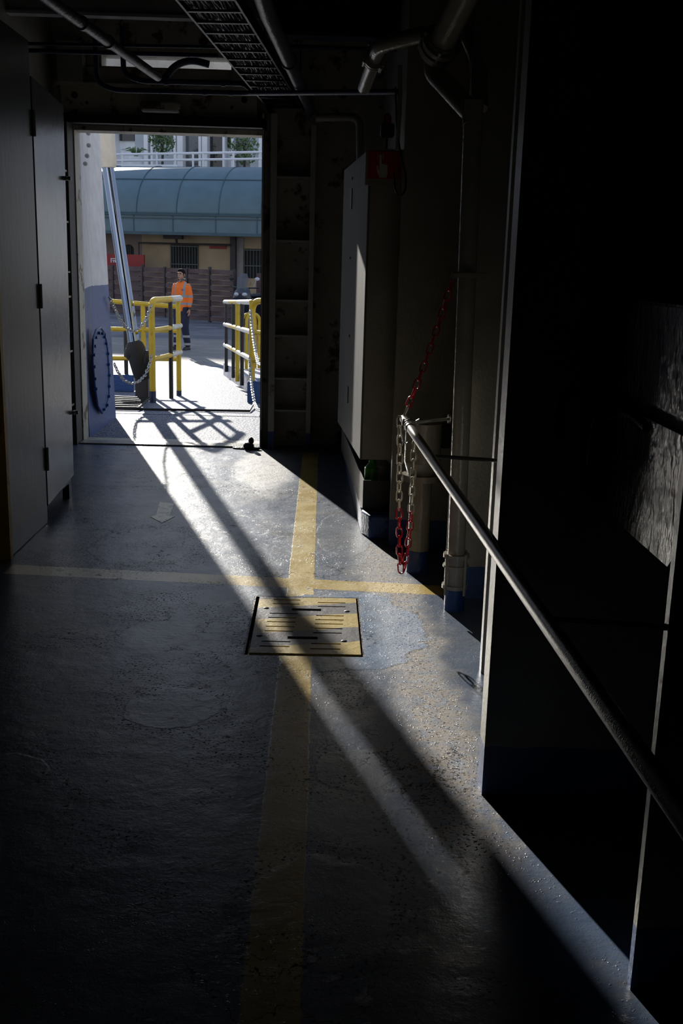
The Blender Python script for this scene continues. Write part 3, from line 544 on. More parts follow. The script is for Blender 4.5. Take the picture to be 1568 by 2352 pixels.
# drip tray with bottles
t = thing('drip_tray', (.34, 7, .145), 'dark steel open tray under the switch cabinet on the blue coaming', 'tray')
a0 = Vector((.262, 6.16, 0)); a1 = Vector((.165, 8.2, 0))
MB().prism([lift(a0, .146), lift(a1, .146), lift(a1, .325), lift(a0, .325)], (.006, 0, 0)).build('side_panel', m_alu, t)
MB().box((.262, 6.155, .146), (.43, 6.161, .325)).build('front_panel', m_black, t); MB().box((.25, 6.17, .146), (.43, 8.1, .152)).build('base', m_black, t)
q = P(846, 1100, y=6.26); tag(MB().loft([((q.x+.02, 6.28, .155), .045, .05), ((q.x+.02, 6.28, .38), .045, .05), ((q.x+.02, 6.28, .41), .02, .02), ((q.x+.02, 6.28, .43), .018, .018)]).build('bottle', m_green), 'bright green plastic bottle in the tray under the cabinet', 'bottle')
tag(MB().loft([((.375, 6.30, .155), .05, .055), ((.375, 6.30, .40), .055, .055), ((.375, 6.30, .435), .025, .025)]).build('canister', m_grey), 'dark grey canister in the tray right of the green bottle', 'canister')
# sign
t = thing('call_point_sign', (.33, 6.1, 2.0), 'square red fire call point sign with a white hand pressing a button', 'sign')
ys = 6.10; s3 = lambda u, v: P(780+u/7.127, 300+v/7.127, y=ys)
a, c = s3(428, 290), s3(1030, 905); MB().box((a.x, ys, c.z), (c.x, ys+.02, a.z)).build('backing_board', m_cream, t)
a, c = s3(470, 330), s3(990, 800); MB().box((a.x, ys-.004, c.z), (c.x, ys, a.z)).build('red_field', m_signred, t)
hand = [(650, 440), (685, 440), (683, 545), (735, 552), (780, 575), (778, 660), (785, 690), (768, 735), (768, 770), (645, 770), (640, 740), (618, 700), (604, 640), (606, 566), (626, 566), (632, 630), (648, 655)]
MB().prism([s3(u, v)+Vector((0, -.0042, 0)) for u, v in hand], (0, -.002, 0)).build('hand_symbol', m_signwh, t)
q = s3(667, 422); MB().cyl(q+Vector((0, -.0065, 0)), q+Vector((0, -.004, 0)), .0085).build('button_symbol', m_signwh, t)
b = MB(); 
for (u0, v0, u1, v1) in ((618, 380, 716, 386), (618, 480, 640, 486), (694, 480, 716, 486), (618, 380, 624, 486), (710, 380, 716, 486)): a, c = s3(u0, v0), s3(u1, v1); b.box((a.x, ys-.006, c.z), (c.x, ys-.004, a.z))
b.build('button_frame', m_signwh, t)
t = thing('alarm_beacon', (.38, 6.2, 2.4), 'small red alarm beacon on a grey box above the call point sign', 'beacon')
q = P(889, 300, y=6.1); MB().box(q-Vector((.035, 0, .03)), q+Vector((.04, .07, .04)), .005).build('housing', m_black, t)
q2 = P(889, 278, y=6.13); MB().loft([((q2.x, 6.135, q2.z-.02), .024, .024), ((q2.x, 6.135, q2.z+.02), .024, .024), ((q2.x, 6.135, q2.z+.036), .016, .016), ((q2.x, 6.135, q2.z+.042), .006, .006)]).build('red_dome', m_signred, t)
MB().cyl(P(886, 345, y=6.13), P(888, 312, y=6.13), .008).build('stem', m_grey, t)
o = MB().tube([P(908, 200, y=5.83), P(911, 300, y=5.82), P(921, 360, y=5.80), P(933, 410, y=5.80), P(930, 440, y=5.80), P(918, 453, y=5.8), P(908, 440, y=5.82), P(905, 400, y=5.95)], .005, 8, bend=.04).build('cable', m_black); tag(o, 'thin black cable looping beside the call point sign', 'cable')

# ================================================================ RED HOSE BOX between the side frames
t = thing('hose_box', (.95, 2.5, .95), 'dark red metal hose box with chamfered bottom and rod handles, between the right frames', 'box')
zs = lambda u, v: P(u, v, x=.745).z
zl0, zl1, zbm = 1.30, 1.53, .985
MB().box((.745, 2.10, zl0), (1.2, 2.92, zl1), .006).build('lid', m_redbox, t)
MB().prism([(.745, 2.10, zl0-.03), (.745, 2.10, zbm+.03), (.745, 2.13, zbm), (.745, 2.92, zbm), (.745, 2.92, zl0-.03)], (.45, 0, 0)).build('body', m_redbox, t)
b = MB().box((.77, 2.12, zl0-.03), (1.2, 2.9, zl0)); b.build('hinge_gap', m_black, t)
h1 = [P(1338, 1010, y=2.75), P(1286, 1010, y=2.75)]
MB().tube([P(1285, 1008, y=2.8), P(1290, 905, y=2.8), P(1345, 900, y=2.8)], .011, 10, bend=.03).build('handle', m_redbox, t)
MB().tube([P(1354, 1072, y=2.55), P(1364, 965, y=2.55), P(1430, 945, y=2.5), P(1484, 983, y=2.35)], .009, 10, bend=.03).build('handle', m_redbox, t)

# ================================================================ CEILING SERVICES
TA, TB = Vector((-.86, 3.8, 2.8)), Vector((-.47, 9.42, 2.8)); TR = Vector((.30, .02, 0)); dv = (TB-TA).normalized(); sd_ = Vector((dv.y, -dv.x, 0))
t = thing('cable_tray', (-.5, 7, 2.8), 'black ladder cable tray packed with cables running along the ceiling', 'cable tray')
WT = .285
for s in (0, WT): MB().prism([TA+sd_*s, TA+sd_*(s+.012), TA+sd_*(s+.012)+Vector((0, 0, .07)), TA+sd_*s+Vector((0, 0, .07))], TB-TA).build('side_rail', m_black, t)
n = 22; Lt = (TB-TA).length
for i in range(n):
    c = TA+dv*((i+.5)*Lt/n)+sd_*(WT/2)+Vector((0, 0, .008)); MB().obox(c, sd_, (WT, .028, .012)).build('rung', m_black, t)
random.seed(3)
m_cable = mat('glossy_dark_cables', (.02, .025, .045), .28, bump=.5, bs=40, vs=20)
for i in range(13):
    off = .022+i*.0195; rr = random.choice((.006, .008, .01)); pts = [TA+dv*(k*Lt/44)+sd_*(off+random.uniform(-.007, .007))+Vector((0, 0, .014+rr+random.uniform(-.004, .012))) for k in range(45)]
    MB().tube(pts, rr, 8).build('cable', m_cable, t)
for i in range(5):
    c = TA+dv*(.5+i*1.1)+sd_*(WT/2); MB().cyl(c+sd_*.16+Vector((0, 0, .03)), c+sd_*.16+Vector((0, 0, .8)), .006, seg=8).build('hanger', m_black, t)
def pipe(nm, pts, r, m, lab, bend=.08, coll=()):
    t = thing(nm, pts[0], lab, 'pipe'); MB().tube(pts, r, 18, bend=bend).build('pipe_body', m, t)
    for (k, f) in coll:
        p = Vector(pts[k]).lerp(Vector(pts[k+1]), f); ax = (Vector(pts[k+1])-Vector(pts[k])).normalized(); MB().cyl(p-ax*.015, p+ax*.015, r*1.25, seg=20).build('collar', m, t)
    return t
m_gpipe = mat('dark_grey_pipe_paint', (.10, .11, .14), .33, bump=.4, bs=50)
pipe('overhead_pipe', [P(575, -90, z=2.78), P(614, 30, z=2.78), P(718, 262, z=2.78), P(722, 275, z=2.7)], .042, m_gpipe, 'dark overhead pipe running beside the right edge of the cable tray', .0, [(1, .35)])
pipe('overhead_pipe', [P(20, -75, z=2.78), P(120, 5, z=2.78), P(362, 176, z=2.78)], .03, m_gpipe, 'dark overhead pipe slanting from the top left toward the doorway', 0, [(1, .22), (1, .45)])
Yc = 8.3
pipe('conduit_run', [P(217, 60, y=Yc), P(222, 190, y=Yc), P(262, 207, y=Yc), P(560, 214, y=Yc), P(915, 211, y=6.6)], .018, m_navy, 'long navy conduit dropping then running right below the cable tray', .12, [(2, .7), (2, .9)])
pipe('conduit_run', [P(280, 60, y=Yc), P(284, 170, y=Yc), P(322, 186, y=Yc), P(560, 192, y=Yc), P(575, 205, y=Yc)], .02, m_navy, 'shorter navy conduit bending right above the long one', .12, [(2, .25), (2, .8)])
pipe('conduit_elbow', [P(375, 185, y=Yc), P(400, 150, y=Yc), P(440, 137, y=Yc), P(480, 148, y=Yc)], .026, m_navy, 'thick navy bent conduit arching over the middle of the doorway', .1)
b = [pipe('cable_run', [P(62, 100+k*16, y=7.7), P(500, 108+k*20, y=7.7)], .011+.004*k, m_navy, l, 0) for k, l in ((0, 'thin dark cable crossing left to right, upper of the pair under the beam'), (1, 'dark cable crossing left to right, lower of the pair under the beam'))]
t = thing('bulkhead_lamp', P(367, 240, y=8.95), 'small white bulkhead lamp fixed on the beam above the doorway', 'lamp')
q0, q1 = P(322, 232, y=8.95), P(412, 252, y=8.95); MB().box((q0.x, 8.93, q1.z), (q1.x, 9.08, q0.z), .01).build('housing', m_rusty, t); MB().box((q0.x+.01, 8.935, q1.z-.022), (q1.x-.01, 9.075, q1.z), .006).build('diffuser', m_whfr, t)
MB().box((q0.x+.09, 9.0, q0.z), (q1.x-.1, 9.08, q0.z+.04)).build('bracket', m_rusty, t)
# added panel outside, hides the bright sky behind the gap
tag(MB().box((-2.7, 10.95, 3.2), (.6, 11.0, 4.6)).build('added_sky_screen', m_hull), 'added pale panel hiding the sky behind the slot above the doorway', 'panel')

# ================================================================ RAMP RAILINGS
def rail_set(nm, label, posts, rails, extra=None):
    t = thing(nm, posts[0][0], label, 'railing')
    for a, b, r, m in posts: MB().cyl(a, b, r, seg=16).build('post', m, t)
    for pts, r, m, bd in rails: MB().tube(pts, r, 14, bend=bd).build('rail', m, t)
    return t
RR = .037
p1 = P(348, 912, z=rz(12)); p1.z = rz(p1.y)
def up(u, v0, v1, y): a = P(u, v0, y=y); b_ = P(u+(v0-v1)*0, v1, y=y); a.x = (a.x+b_.x)/2; b_.x = a.x; a.z = rz(y); return a, b_
y1, y2, y3 = 12.15, 12.75, 13.15
a1_, b1 = up(349, 912, 690, y1); a2_, b2 = up(392, 905, 702, y2); a3_, b3 = up(410, 893, 708, y3)
zr = b1.z; zm = P(349, 760, y=y1).z; zl = P(349, 826, y=y1).z
dir_ = Vector((a3_.x-a1_.x, a3_.y-a1_.y, 0)); e3 = Vector((a3_.x, a3_.y, 0))+dir_.normalized()*.08
def at(p, z): return Vector((p[0], p[1], z))
mid = Vector((a2_.x, a2_.y, 0))
posts = [(at(a1_, rz(y1)+.13), at(b1, zr-.03), RR, m_yel), (at(a1_, rz(y1)), at(a1_, rz(y1)+.135), RR+.002, m_navy), (a2_, at(b2, zr-.02), .026, m_black), (at(a3_, rz(y3)+.06), at(b3, zr-.02), .03, m_yel), (a3_, at(a3_, rz(y3)+.065), .032, m_navy)]
yB = 13.6; L0 = P(236, 694, y=yB); z_ = lambda v: P(300, v, y=yB).z
posts += [(Vector((P(328, 700, y=yB).x, yB, rz(yB))), Vector((P(328, 700, y=yB).x, yB, z_(700))), .03, m_yel), (Vector((P(288, 760, y=yB).x, yB, rz(yB))), Vector((P(288, 760, y=yB).x, yB, z_(698))), .026, m_black)]
rails = [([at(a1_, zr-.25), at(a1_, zr), at(mid, zr-.005)], RR, m_yel, .14), ([at(mid, zr-.005), at(e3, zr-.01)], RR+.001, m_whiteT, 0),
 ([at(a1_, zm), at(mid, zm)], .03, m_yel, 0), ([at(mid, zm), at(e3, zm)], .031, m_whiteT, 0), ([at(a1_, zl), at(mid, zl)], .03, m_yel, 0), ([at(mid, zl), at(e3, zl)], .031, m_whiteT, 0)]
xr = P(412, 700, y=yB).x
for v, vl in ((702, 692), (757, 757), (822, 824)):
    A_ = Vector((L0.x, yB, z_(vl))); C_ = Vector((xr, yB, z_(v))); 
    rails += [([A_, C_], .03, m_yel, 0)]
rail_set('ramp_railing', 'yellow tubular ramp railing with black posts at the left side, near the person', posts, rails)
# left base kerb behind the railing
tag(MB().box((-3.6, 13.5, rz(13.5)), (-2.42, 13.62, rz(13.5)+.22), .01).build('ramp_kerb', m_blue), 'low blue kerb under the left ramp railing', 'kerb')
# right railing
y1 = 12.5; q = P(578, 905, y=y1)
a1_ = Vector((P(578, 905, y=y1).x, y1, rz(y1)+.15)); b1 = P(582, 690, y=y1); zr = b1.z
XF = P(516, 850, y=16.8).x; far = Vector((XF, 16.8, 0)); near = Vector((a1_.x, y1, 0)); nb = Vector((a1_.x+.35, y1-.35, 0))
def lr_(f): return near.lerp(far, f)
zoff = lambda f: rz(lr_(f).y)-rz(y1)
posts = []
for f, r, m in ((0, RR, m_yel), (.46, .03, m_yel), (.30, .026, m_black), (.93, .026, m_black), (.62, .026, m_black)):
    p = lr_(f); posts.append((at(p, rz(p.y)+(.12 if f == 0 else .1)), at(p, zr+zoff(f)), r, m))
zm, zl = P(578, 763, y=y1).z, P(578, 826, y=y1).z
rails = [([at(near, zr-.3), at(near, zr+.0), at(nb, zr)], RR, m_yel, .15)]
for z in (zr-.02, zm, zl): rails += [([at(near, z), at(lr_(.45), z+zoff(.45))], .031, m_whiteT, 0), ([at(lr_(.45), z+zoff(.45)), at(lr_(.75), z+zoff(.75))], .030, m_yel, 0), ([at(lr_(.75), z+zoff(.75)), at(lr_(1.0), z+zoff(1))], .031, m_whiteT, 0)]
for z in (zm, zl): rails.append(([at(near, z), at(nb, z)], .03, m_yel, 0))
rail_set('ramp_railing', 'yellow and white ramp railing with chain on the right side of the ramp', posts, rails)
# second small railing behind it
yq = 19.0; t = thing('quay_railing', P(560, 850, y=yq), 'small yellow hooped railing at the foot of the ramp on the right', 'railing')
for u in (556, 566): x_ = P(u, 740, y=yq).x; q = P(u, 722, y=yq); MB().tube([(x_, yq, rz(yq)), (x_, yq, q.z), (x_+.22, yq+.2, q.z), (x_+.22, yq+.2, rz(yq))], .03, 12, bend=.18).build('hoop', m_yel, t)
# kerb on the right edge of the ramp
t = thing('ramp_side_kerb', (-1, 15, rz(15)), 'white and blue steel kerb along the right edge of the ramp', 'kerb')
kf = Vector((P(513, 850, y=17.2).x, 17.2, rz(17.2))); kn = Vector((P(592, 892, y=12.9).x, 12.9, rz(12.9)))
MB().prism([kn, kf, kf+Vector((0, 0, .2)), kn+Vector((0, 0, .2))], (.10, 0, 0)).build('kerb_plate', mat('scuffed_white_paint', (.45, .46, .52), .45, bump=.4, dirt=(.10, .14, .25), ds=9, dt=.52), t)
MB().box((P(569, 910, y=12.45).x, 12.35, rz(12.4)), (P(569, 910, y=12.45).x+.28, 12.75, rz(12.4)+.26), .01).build('end_block', m_blue, t)
# grating mat and ramp seam
t = thing('grating_mat', (-2, 11.4, 0), 'black slatted rubber grating at the ramp hinge left of the seam', 'grating')
ga = [P(u, v, z=.004) for u, v in ((262, 938), (318, 939), (343, 917), (262, 913))]
b = MB()
for i in range(7):
    f = i/6; a = ga[0].lerp(ga[3], f); c = ga[1].lerp(ga[2], f); b.prism([a, c, c+Vector((0, .03, 0)), a+Vector((0, .03, 0))], (0, 0, .02))
b.build('slats', m_rubber, t); MB().tube([ga[1]+Vector((0, -.03, .01)), ga[2]+Vector((0, .05, .01))], .014, 8).build('edge_strip', m_rubber, t)
tag(MB().tube([P(262, 939, z=.0), P(330, 940, z=.0), P(573, 944, z=.0), P(584, 925, z=.0)], .013, 8).build('ramp_hinge_seam', m_rubber), 'black hinge seam crossing the deck at the top of the ramp', 'seam')

# ================================================================ HYDRAULIC CYLINDER
t = thing('hydraulic_cylinder', (-2.1, 12.3, 0), 'leaning hydraulic ramp cylinder with chrome rod, white sleeve and black lower clevis', 'cylinder')
yb, yt = 12.3, 12.35
def cy(u, v): f = (v-900)/(340-900); return P(u, v, y=yb+(yt-yb)*f)
r0, r1 = cy(308, 790), cy(247, 380); s1 = cy(237, 260)
MB().cyl(r0, r1, .066, seg=40).build('chrome_rod', m_chrome, t)
m_slv = mat('sleeve_white_paint', (.62, .58, .50), .45, bump=.2, dirt=(.47, .41, .32), ds=4, dt=.58)
dd = (s1-r1).normalized(); MB().tube([r1-dd*.03, r1-dd*.025, r1+dd*.02, r1+dd*.06, s1, s1+dd*1.9], [.07, .088, .102, .105, .105, .105], 32).build('sleeve', m_slv, t)
MB().box(s1+Vector((-.42, -.05, .12)), s1+Vector((0, .05, 1.4)), .01).build('shadow_block', m_slv, t)  # added block out of view, its shadow ends the left sun streak
w0 = cy(330, 872); e0 = cy(327, 905); ax = (r0-w0).normalized()
MB().tube([r0+ax*.03, r0, r0-ax*.06, w0+ax*.05, w0], [.072, .098, .115, .105, .075], 18).sph(r0.lerp(w0, .5)+Vector((.09, 0, 0)), (.07, .09, .14), 8).sph(r0.lerp(w0, .25)+Vector((-.05, 0, 0)), (.09, .1, .10), 8).build('clevis', m_rubber, t)
e0.z = rz(e0.y); MB().box(e0+Vector((-.075, -.06, 0)), e0+Vector((.075, .06, .32)), .01).build('foot_lug', m_dkbrown, t)

# ================================================================ STEEL CHAINS at the ramp
ls = link_mesh('link', .062, .036, .0062, m_galv)
def steel(label, pts, loc):
    t = thing('steel_chain', loc, label, 'chain', None); chain(t, pts, .042, lambda p: ls)
ya, yb_ = 10.75, 12.1
def cpath(l): return [P(u, v, y=y) for u, v, y in l]
steel('upper steel chain sagging between the hull plate and the left railing', cpath([(251, 683, 10.8), (262, 705, 10.95), (275, 733, 11.15), (292, 755, 11.4), (306, 761, 11.6), (322, 752, 11.75), (336, 732, 11.9), (348, 700, 12.08)]), P(251, 683, y=10.8))
steel('lower steel chain sagging between the hull plate and the left railing', cpath([(262, 835, 10.85), (272, 857, 11.0), (285, 874, 11.2), (302, 882, 11.4), (318, 877, 11.6), (333, 862, 11.8), (343, 838, 11.95), (348, 815, 12.08)]), P(262, 835, y=10.85))
steel('upper steel chain hanging on the right ramp railing', cpath([(575, 712, 12.4), (578, 745, 12.1), (582, 780, 11.7), (587, 810, 11.3), (592, 834, 10.8), (600, 838, 10.2)]), P(575, 712, y=12.4))
steel('lower steel chain hanging on the right ramp railing', cpath([(573, 822, 12.4), (576, 865, 12.1), (579, 895, 11.7), (584, 925, 11.3), (591, 941, 10.8), (600, 943, 10.2)]), P(573, 822, y=12.4))

# ================================================================ PERSON
def remesh(o, vx, sm=6):
    m = o.modifiers.new('r', 'REMESH'); m.mode = 'VOXEL'; m.voxel_size = vx; m.use_smooth_shade = True
    s_ = o.modifiers.new('s', 'SMOOTH'); s_.iterations = sm; s_.factor = .5; return o
def person():
    pp = P(418, 803, z=-.4); t = thing('person', pp, 'person in orange high visibility shirt and navy trousers standing on the quay', 'person'); t.rotation_euler = (0, 0, math.radians(-24))
    V = Vector
    sh = lambda s: V((s*.160, .01, 1.42)); el = lambda s: V((s*.215, .02, 1.14)); wr = lambda s: V((s*.225, -.05, .90)); hp_ = lambda s: V((s*.09, .0, .90))
    kn_ = lambda s: V((s*.105, -.01+(-.03 if s > 0 else 0), .49)); ak = lambda s: V((s*.125, .03+(-.06 if s < 0 else 0), .085))
    b = MB(); b.loft([(V((0, 0, .86)), .15, .10), (V((0, 0, .95)), .165, .11), (V((0, 0, 1.08)), .145, .10), (V((0, 0, 1.22)), .165, .11), (V((0, 0, 1.36)), .16, .10), (V((0, .01, 1.44)), .12, .08), (V((0, .01, 1.48)), .07, .06), (V((0, .0, 1.56)), .056, .058)])
    # head
    hd = V((0, -.01, 1.635)); b.sph(hd+V((0, .012, .02)), (.076, .092, .095), 14); b.sph(hd+V((0, -.022, -.045)), (.058, .066, .068), 12); b.sph(hd+V((0, -.068, -.088)), (.024, .022, .02), 8)
    b.tube([hd+V((0, -.088, .02)), hd+V((0, -.108, -.022)), hd+V((0, -.093, -.034))], [.010, .014, .011], 8)
    for s in (-1, 1): b.sph(hd+V((s*.078, .012, -.008)), (.012, .02, .032), 8); b.sph(hd+V((s*.032, -.078, .030)), (.024, .010, .008), 6)
    b.sph(hd+V((0, -.086, -.056)), (.024, .010, .008), 6)
    for s in (-1, 1):
        b.tube([sh(s), sh(s).lerp(el(s), .5), el(s), el(s).lerp(wr(s), .4), wr(s)], [.055, .05, .042, .042, .028], 12)
        b.tube([hp_(s), hp_(s).lerp(kn_(s), .5), kn_(s), kn_(s).lerp(ak(s), .35), ak(s)], [.09, .08, .056, .056, .038], 14)
        # hand: palm, four fingers, thumb
        w = wr(s); dn = V((0, -.12, -1)).normalized(); pl_ = w+dn*.055; b.sph(pl_, (.018, .040, .052), 8)
        for k, ln in enumerate((.072, .08, .074, .06)):
            f0 = w+dn*.095+V((0, -.03+k*.02, 0)); b.tube([f0, f0+dn*ln*.5+V((-s*.004, 0, 0)), f0+dn*ln*.85+V((-s*.018, 0, 0))], [.0095, .0088, .007], 7)
        b.tube([w+dn*.03+V((0, -.03, 0)), w+dn*.06+V((-s*.01, -.06, 0)), w+dn*.095+V((-s*.014, -.068, 0))], [.012, .011, .009], 7)
        b.tube([ak(s), ak(s)+V((0, 0, -.05))], [.038, .04], 12); b.sph(ak(s)+V((s*.01, -.06, -.055)), (.042, .11, .03), 8)
    body = remesh(b.build('body', m_skin, t, local=True), .0065, 3)
    b = MB(); b.loft([(V((0, 0, .84)), .175, .122), (V((0, 0, .95)), .175, .122), (V((0, 0, 1.08)), .168, .118), (V((0, 0, 1.22)), .178, .12), (V((0, 0, 1.36)), .18, .115), (V((0, .01, 1.44)), .135, .09), (V((0, .012, 1.49)), .08, .07)])
    for s in (-1, 1): b.tube([sh(s)+V((-s*.03, 0, 0)), sh(s).lerp(el(s), .2), sh(s).lerp(el(s), .6), el(s), el(s).lerp(wr(s), .5), wr(s)+V((0, .004, .06)), wr(s)+V((0, .0, .035))], [.058, .064, .062, .058, .052, .044, .037], 16)
    remesh(b.build('shirt', m_hivis, t, local=True), .011, 4)
    b = MB()
    for s in (-1, 1): b.tube([V((s*.055, -.055, 1.535)), V((s*.085, .0, 1.52)), V((s*.06, .06, 1.535)), V((0, .078, 1.54))], .017, 8, bend=.03); b.tube([V((s*.058, -.05, 1.53)), V((s*.03, -.095, 1.47))], [.017, .012], 8)
    remesh(b.build('collar', mat('grey_collar', (.10, .11, .14), .8), t, local=True), .007, 2)
    q = V((-.075+.15, -.119, 1.30)); MB().prism([q+V((0, 0, 0)), q+V((.04, .004, 0)), q+V((.035, .004, .022)), q+V((.022, .002, .014)), q+V((.008, 0, .026))], (0, -.006, 0)).build('chest_emblem', mat('blue_emblem', (.05, .08, .45), .6), t, local=True)
    b = MB(); b.loft([(V((0, 0, .80)), .165, .115), (V((0, 0, .88)), .178, .118), (V((0, 0, .96)), .172, .115)])
    for s in (-1, 1): b.tube([hp_(s)+V((0, 0, .02)), hp_(s).lerp(kn_(s), .5), kn_(s), kn_(s).lerp(ak(s), .5), ak(s)+V((0, 0, .05)), ak(s)+V((0, -.01, .0))], [.105, .097, .083, .078, .072, .070], 16)
    remesh(b.build('trousers', m_trous, t, local=True), .011, 4)
    for s in (-1, 1):
        b = MB(); a = ak(s); b.sph(a+V((s*.01, -.055, -.045)), (.05, .135, .04), 8); b.sph(a+V((0, .005, -.015)), (.048, .055, .06), 8); b.box(a+V((s*.01-.047, -.18, -.085)), a+V((s*.01+.047, .06, -.06)), .008)
        remesh(b.build('shoe', mat('dark_shoe', (.03, .027, .03), .6), t, local=True), .01, 2)
    b = MB(); b.sph(hd+V((0, .022, .038)), (.083, .094, .088), 14); b.sph(hd+V((0, -.05, .092)), (.055, .045, .028), 10)
    for s in (-1, 1): b.sph(hd+V((s*.068, .02, .01)), (.016, .045, .05), 8)
    hr = remesh(b.build('hair', m_hair, t, local=True), .007, 2)
    b = MB()
    for s in (-1, 1): b.sph(hd+V((s*.032, -.084, .016)), (.013, .006, .006), 6); b.box(hd+V((s*.032-.018, -.096, .028)), hd+V((s*.032+.018, -.085, .034)))
    b.box(hd+V((-.022, -.098, -.059)), hd+V((.022, -.09, -.055))); b.build('eyes_and_brows', m_hair, t, local=True)
    w = wr(1)+V((0, 0, .02)); MB().tube([w+V((.036*math.cos(a), .036*math.sin(a), 0)) for a in [k*math.pi/8 for k in range(16)]], .011, 8, closed=True).sph(w+V((.02, -.035, 0)), (.018, .01, .018), 6).build('wristwatch', m_black, t, local=True)
    # turn the head slightly is given by the stance
    t.scale = (1.0, 1.0, 1.0)
person()

# ================================================================ SCOOTER
def scooter():
    pp = P(574, 752, z=-.4); t = thing('scooter', pp, 'black motor scooter with tall windscreen parked on the quay at the right', 'scooter'); t.rotation_euler = (0, 0, math.radians(-20)); t.scale = (1.15, 1.15, 1.15); V = Vector
    def wheel(y):
        b = MB(); b.tube([V((0, y+.235*math.cos(a), .27+.235*math.sin(a))) for a in [k*math.pi/12 for k in range(24)]], .055, 10, closed=True); w = b.build('wheel', m_rubber, t, local=True)
        MB().cyl((-.03, y, .27), (.03, y, .27), .15, seg=20).build('rim', m_galv, w, local=True)
    wheel(-.62); wheel(.70)
    MB().tube([V((0, -.80, .38)), V((0, -.70, .54)), V((0, -.5, .50))], .08, 10, bend=.1).build('front_fender', m_scoot, t, local=True)
    for s in (-1, 1): MB().tube([V((s*.07, -.62, .27)), V((s*.07, -.50, .72))], .022, 8).build('fork', m_black, t, local=True)
    b = MB(); b.loft([(V((0, -.44, .38)), .10, .07), (V((0, -.46, .55)), .24, .10), (V((0, -.50, .75)), .27, .12), (V((0, -.50, .92)), .22, .13), (V((0, -.42, 1.03)), .15, .10)]); b.loft([(V((0, .1, .22)), .20, .55), (V((0, .12, .34)), .22, .55)]); b.loft([(V((0, .5, .30)), .17, .35), (V((0, .52, .55)), .21, .45), (V((0, .5, .72)), .17, .42)])
    remesh(b.build('bodywork', m_scoot, t, local=True), .02, 5)
    MB().sph((0, .42, .80), (.16, .42, .07), 10).build('seat', m_rubber, t, local=True)
    for s in (-1, 1): MB().sph((s*.11, -.60, .86), (.075, .05, .05), 8).build('headlight', m_lamp, t, local=True)
    b = MB(); A = [V((-.13, -.56, .96)), V((.13, -.56, .96)), V((.16, -.47, 1.22)), V((.10, -.42, 1.38)), V((-.10, -.42, 1.38)), V((-.16, -.47, 1.22))]; b.prism(A, (0, .008, 0)); b.build('windscreen', m_screen, t, local=True)
    MB().tube([V((-.38, -.28, 1.03)), V((-.15, -.42, 1.02)), V((.15, -.42, 1.02)), V((.38, -.28, 1.03))], .018, 8, bend=.05).build('handlebar', m_black, t, local=True)
    for s in (-1, 1): m = MB().tube([V((s*.25, -.36, 1.04)), V((s*.33, -.38, 1.2))], .008, 6).sph(V((s*.36, -.38, 1.25)), (.07, .015, .045), 8).build('mirror', m_lamp if s > 0 else m_black, t, local=True)
scooter()

# ================================================================ WOVEN FENCE
FL, FR = P(257, 719, z=-.4), P(524, 744, z=-.4); fd = (FR-FL); fd.z = 0; fln = fd.length; fd.normalize(); fn = Vector((fd.y, -fd.x, 0)); fn = fn if fn.y < 0 else -fn
t = thing('woven_fence', FL, 'brown basket weave board fence running in front of the beige building', 'fence')
def fence_pl(u): 
    nrm = (fd.y, -fd.x, fd.y*FL.x-fd.x*FL.y); return P(u, 700, pl=nrm)
us = [150, 215, 262, 329, 380, 431, 482, 537]
fp = [fence_pl(u) for u in us]; fp[0] = fp[1]-(fp[2]-fp[1])
H0, H1 = -.36, 1.27
for i, p in enumerate(fp): MB().obox(Vector((p.x, p.y, (H0+H1)/2-.0)), fd, (.07, .09, H1-H0+(.12 if i in (3, 6) else .02))).build('post', m_dkbrown, t)
rows = 10; rh = (H1-H0)/rows
for a, c in zip(fp, fp[1:]):
    a = Vector((a.x, a.y, 0)); c = Vector((c.x, c.y, 0)); b = MB(); N = 16
    for r in range(rows):
        ph = r % 2; lo, hi = H0+r*rh, H0+(r+1)*rh-.02; pr = None
        for k in range(N+1):
            f = k/N; o_ = math.sin(f*math.pi*2+ph*math.pi)*.055; p = a.lerp(c, f)+fn*o_; q = [b.bm.verts.new(Vector((p.x, p.y, z))+fn*w) for z, w in ((lo, .012), (hi, .012), (hi, -.012), (lo, -.012))]
            if pr:
                for j in range(4): b.bm.faces.new((pr[j], pr[(j+1) % 4], q[(j+1) % 4], q[j]))
            pr = q
    b.build('woven_panel', m_fence, t)
# solid dark gate panel continuing the fence
p0 = fp[-1]; p1 = p0+fd*5.0
tag(MB().obox(Vector(((p0.x+p1.x)/2, (p0.y+p1.y)/2, .40))-fn*.9, fd, (4.9, .06, 1.55)).build('fence_gate', m_fence), 'plain dark brown gate panel right of the woven fence, behind the scooter', 'gate')

# ================================================================ BUILDING
BA, BB = P(257, 600, y=42.5), P(600, 600, y=41.0); bd = BB-BA; bd.z = 0; bd.normalize(); bn = Vector((-bd.y, bd.x, 0))   # bn points away from us
def bpt(u, v, off=0):
    """photo pixel -> (s, z) on the facade plane pushed back by off"""
    nrm = (bn.x, bn.y, bn.x*BA.x+bn.y*BA.y+off); p = P(u, v, pl=nrm); return (p-BA).dot(bd), p.z
def bw(s, off, z): p = BA+bd*s+bn*off; return Vector((p.x, p.y, z))
def bbox(b, s0, s1, o0, o1, z0, z1):
    b.obox(bw((s0+s1)/2, (o0+o1)/2, (z0+z1)/2), bd, (abs(s1-s0), abs(o1-o0), abs(z1-z0))); return b
t = thing('terminal_building', bw(3, 0, -.4), 'beige building with barred windows under a teal barrel roof', 'building')
sm = bpt(326, 560)[0]
bbox(MB(), -8, sm, 0, .3, -.4, 3.2).build('pink_wall', m_pink, t); bbox(MB(), sm, 12, 0, .3, -.4, 3.2).build('wall', m_beige, t)
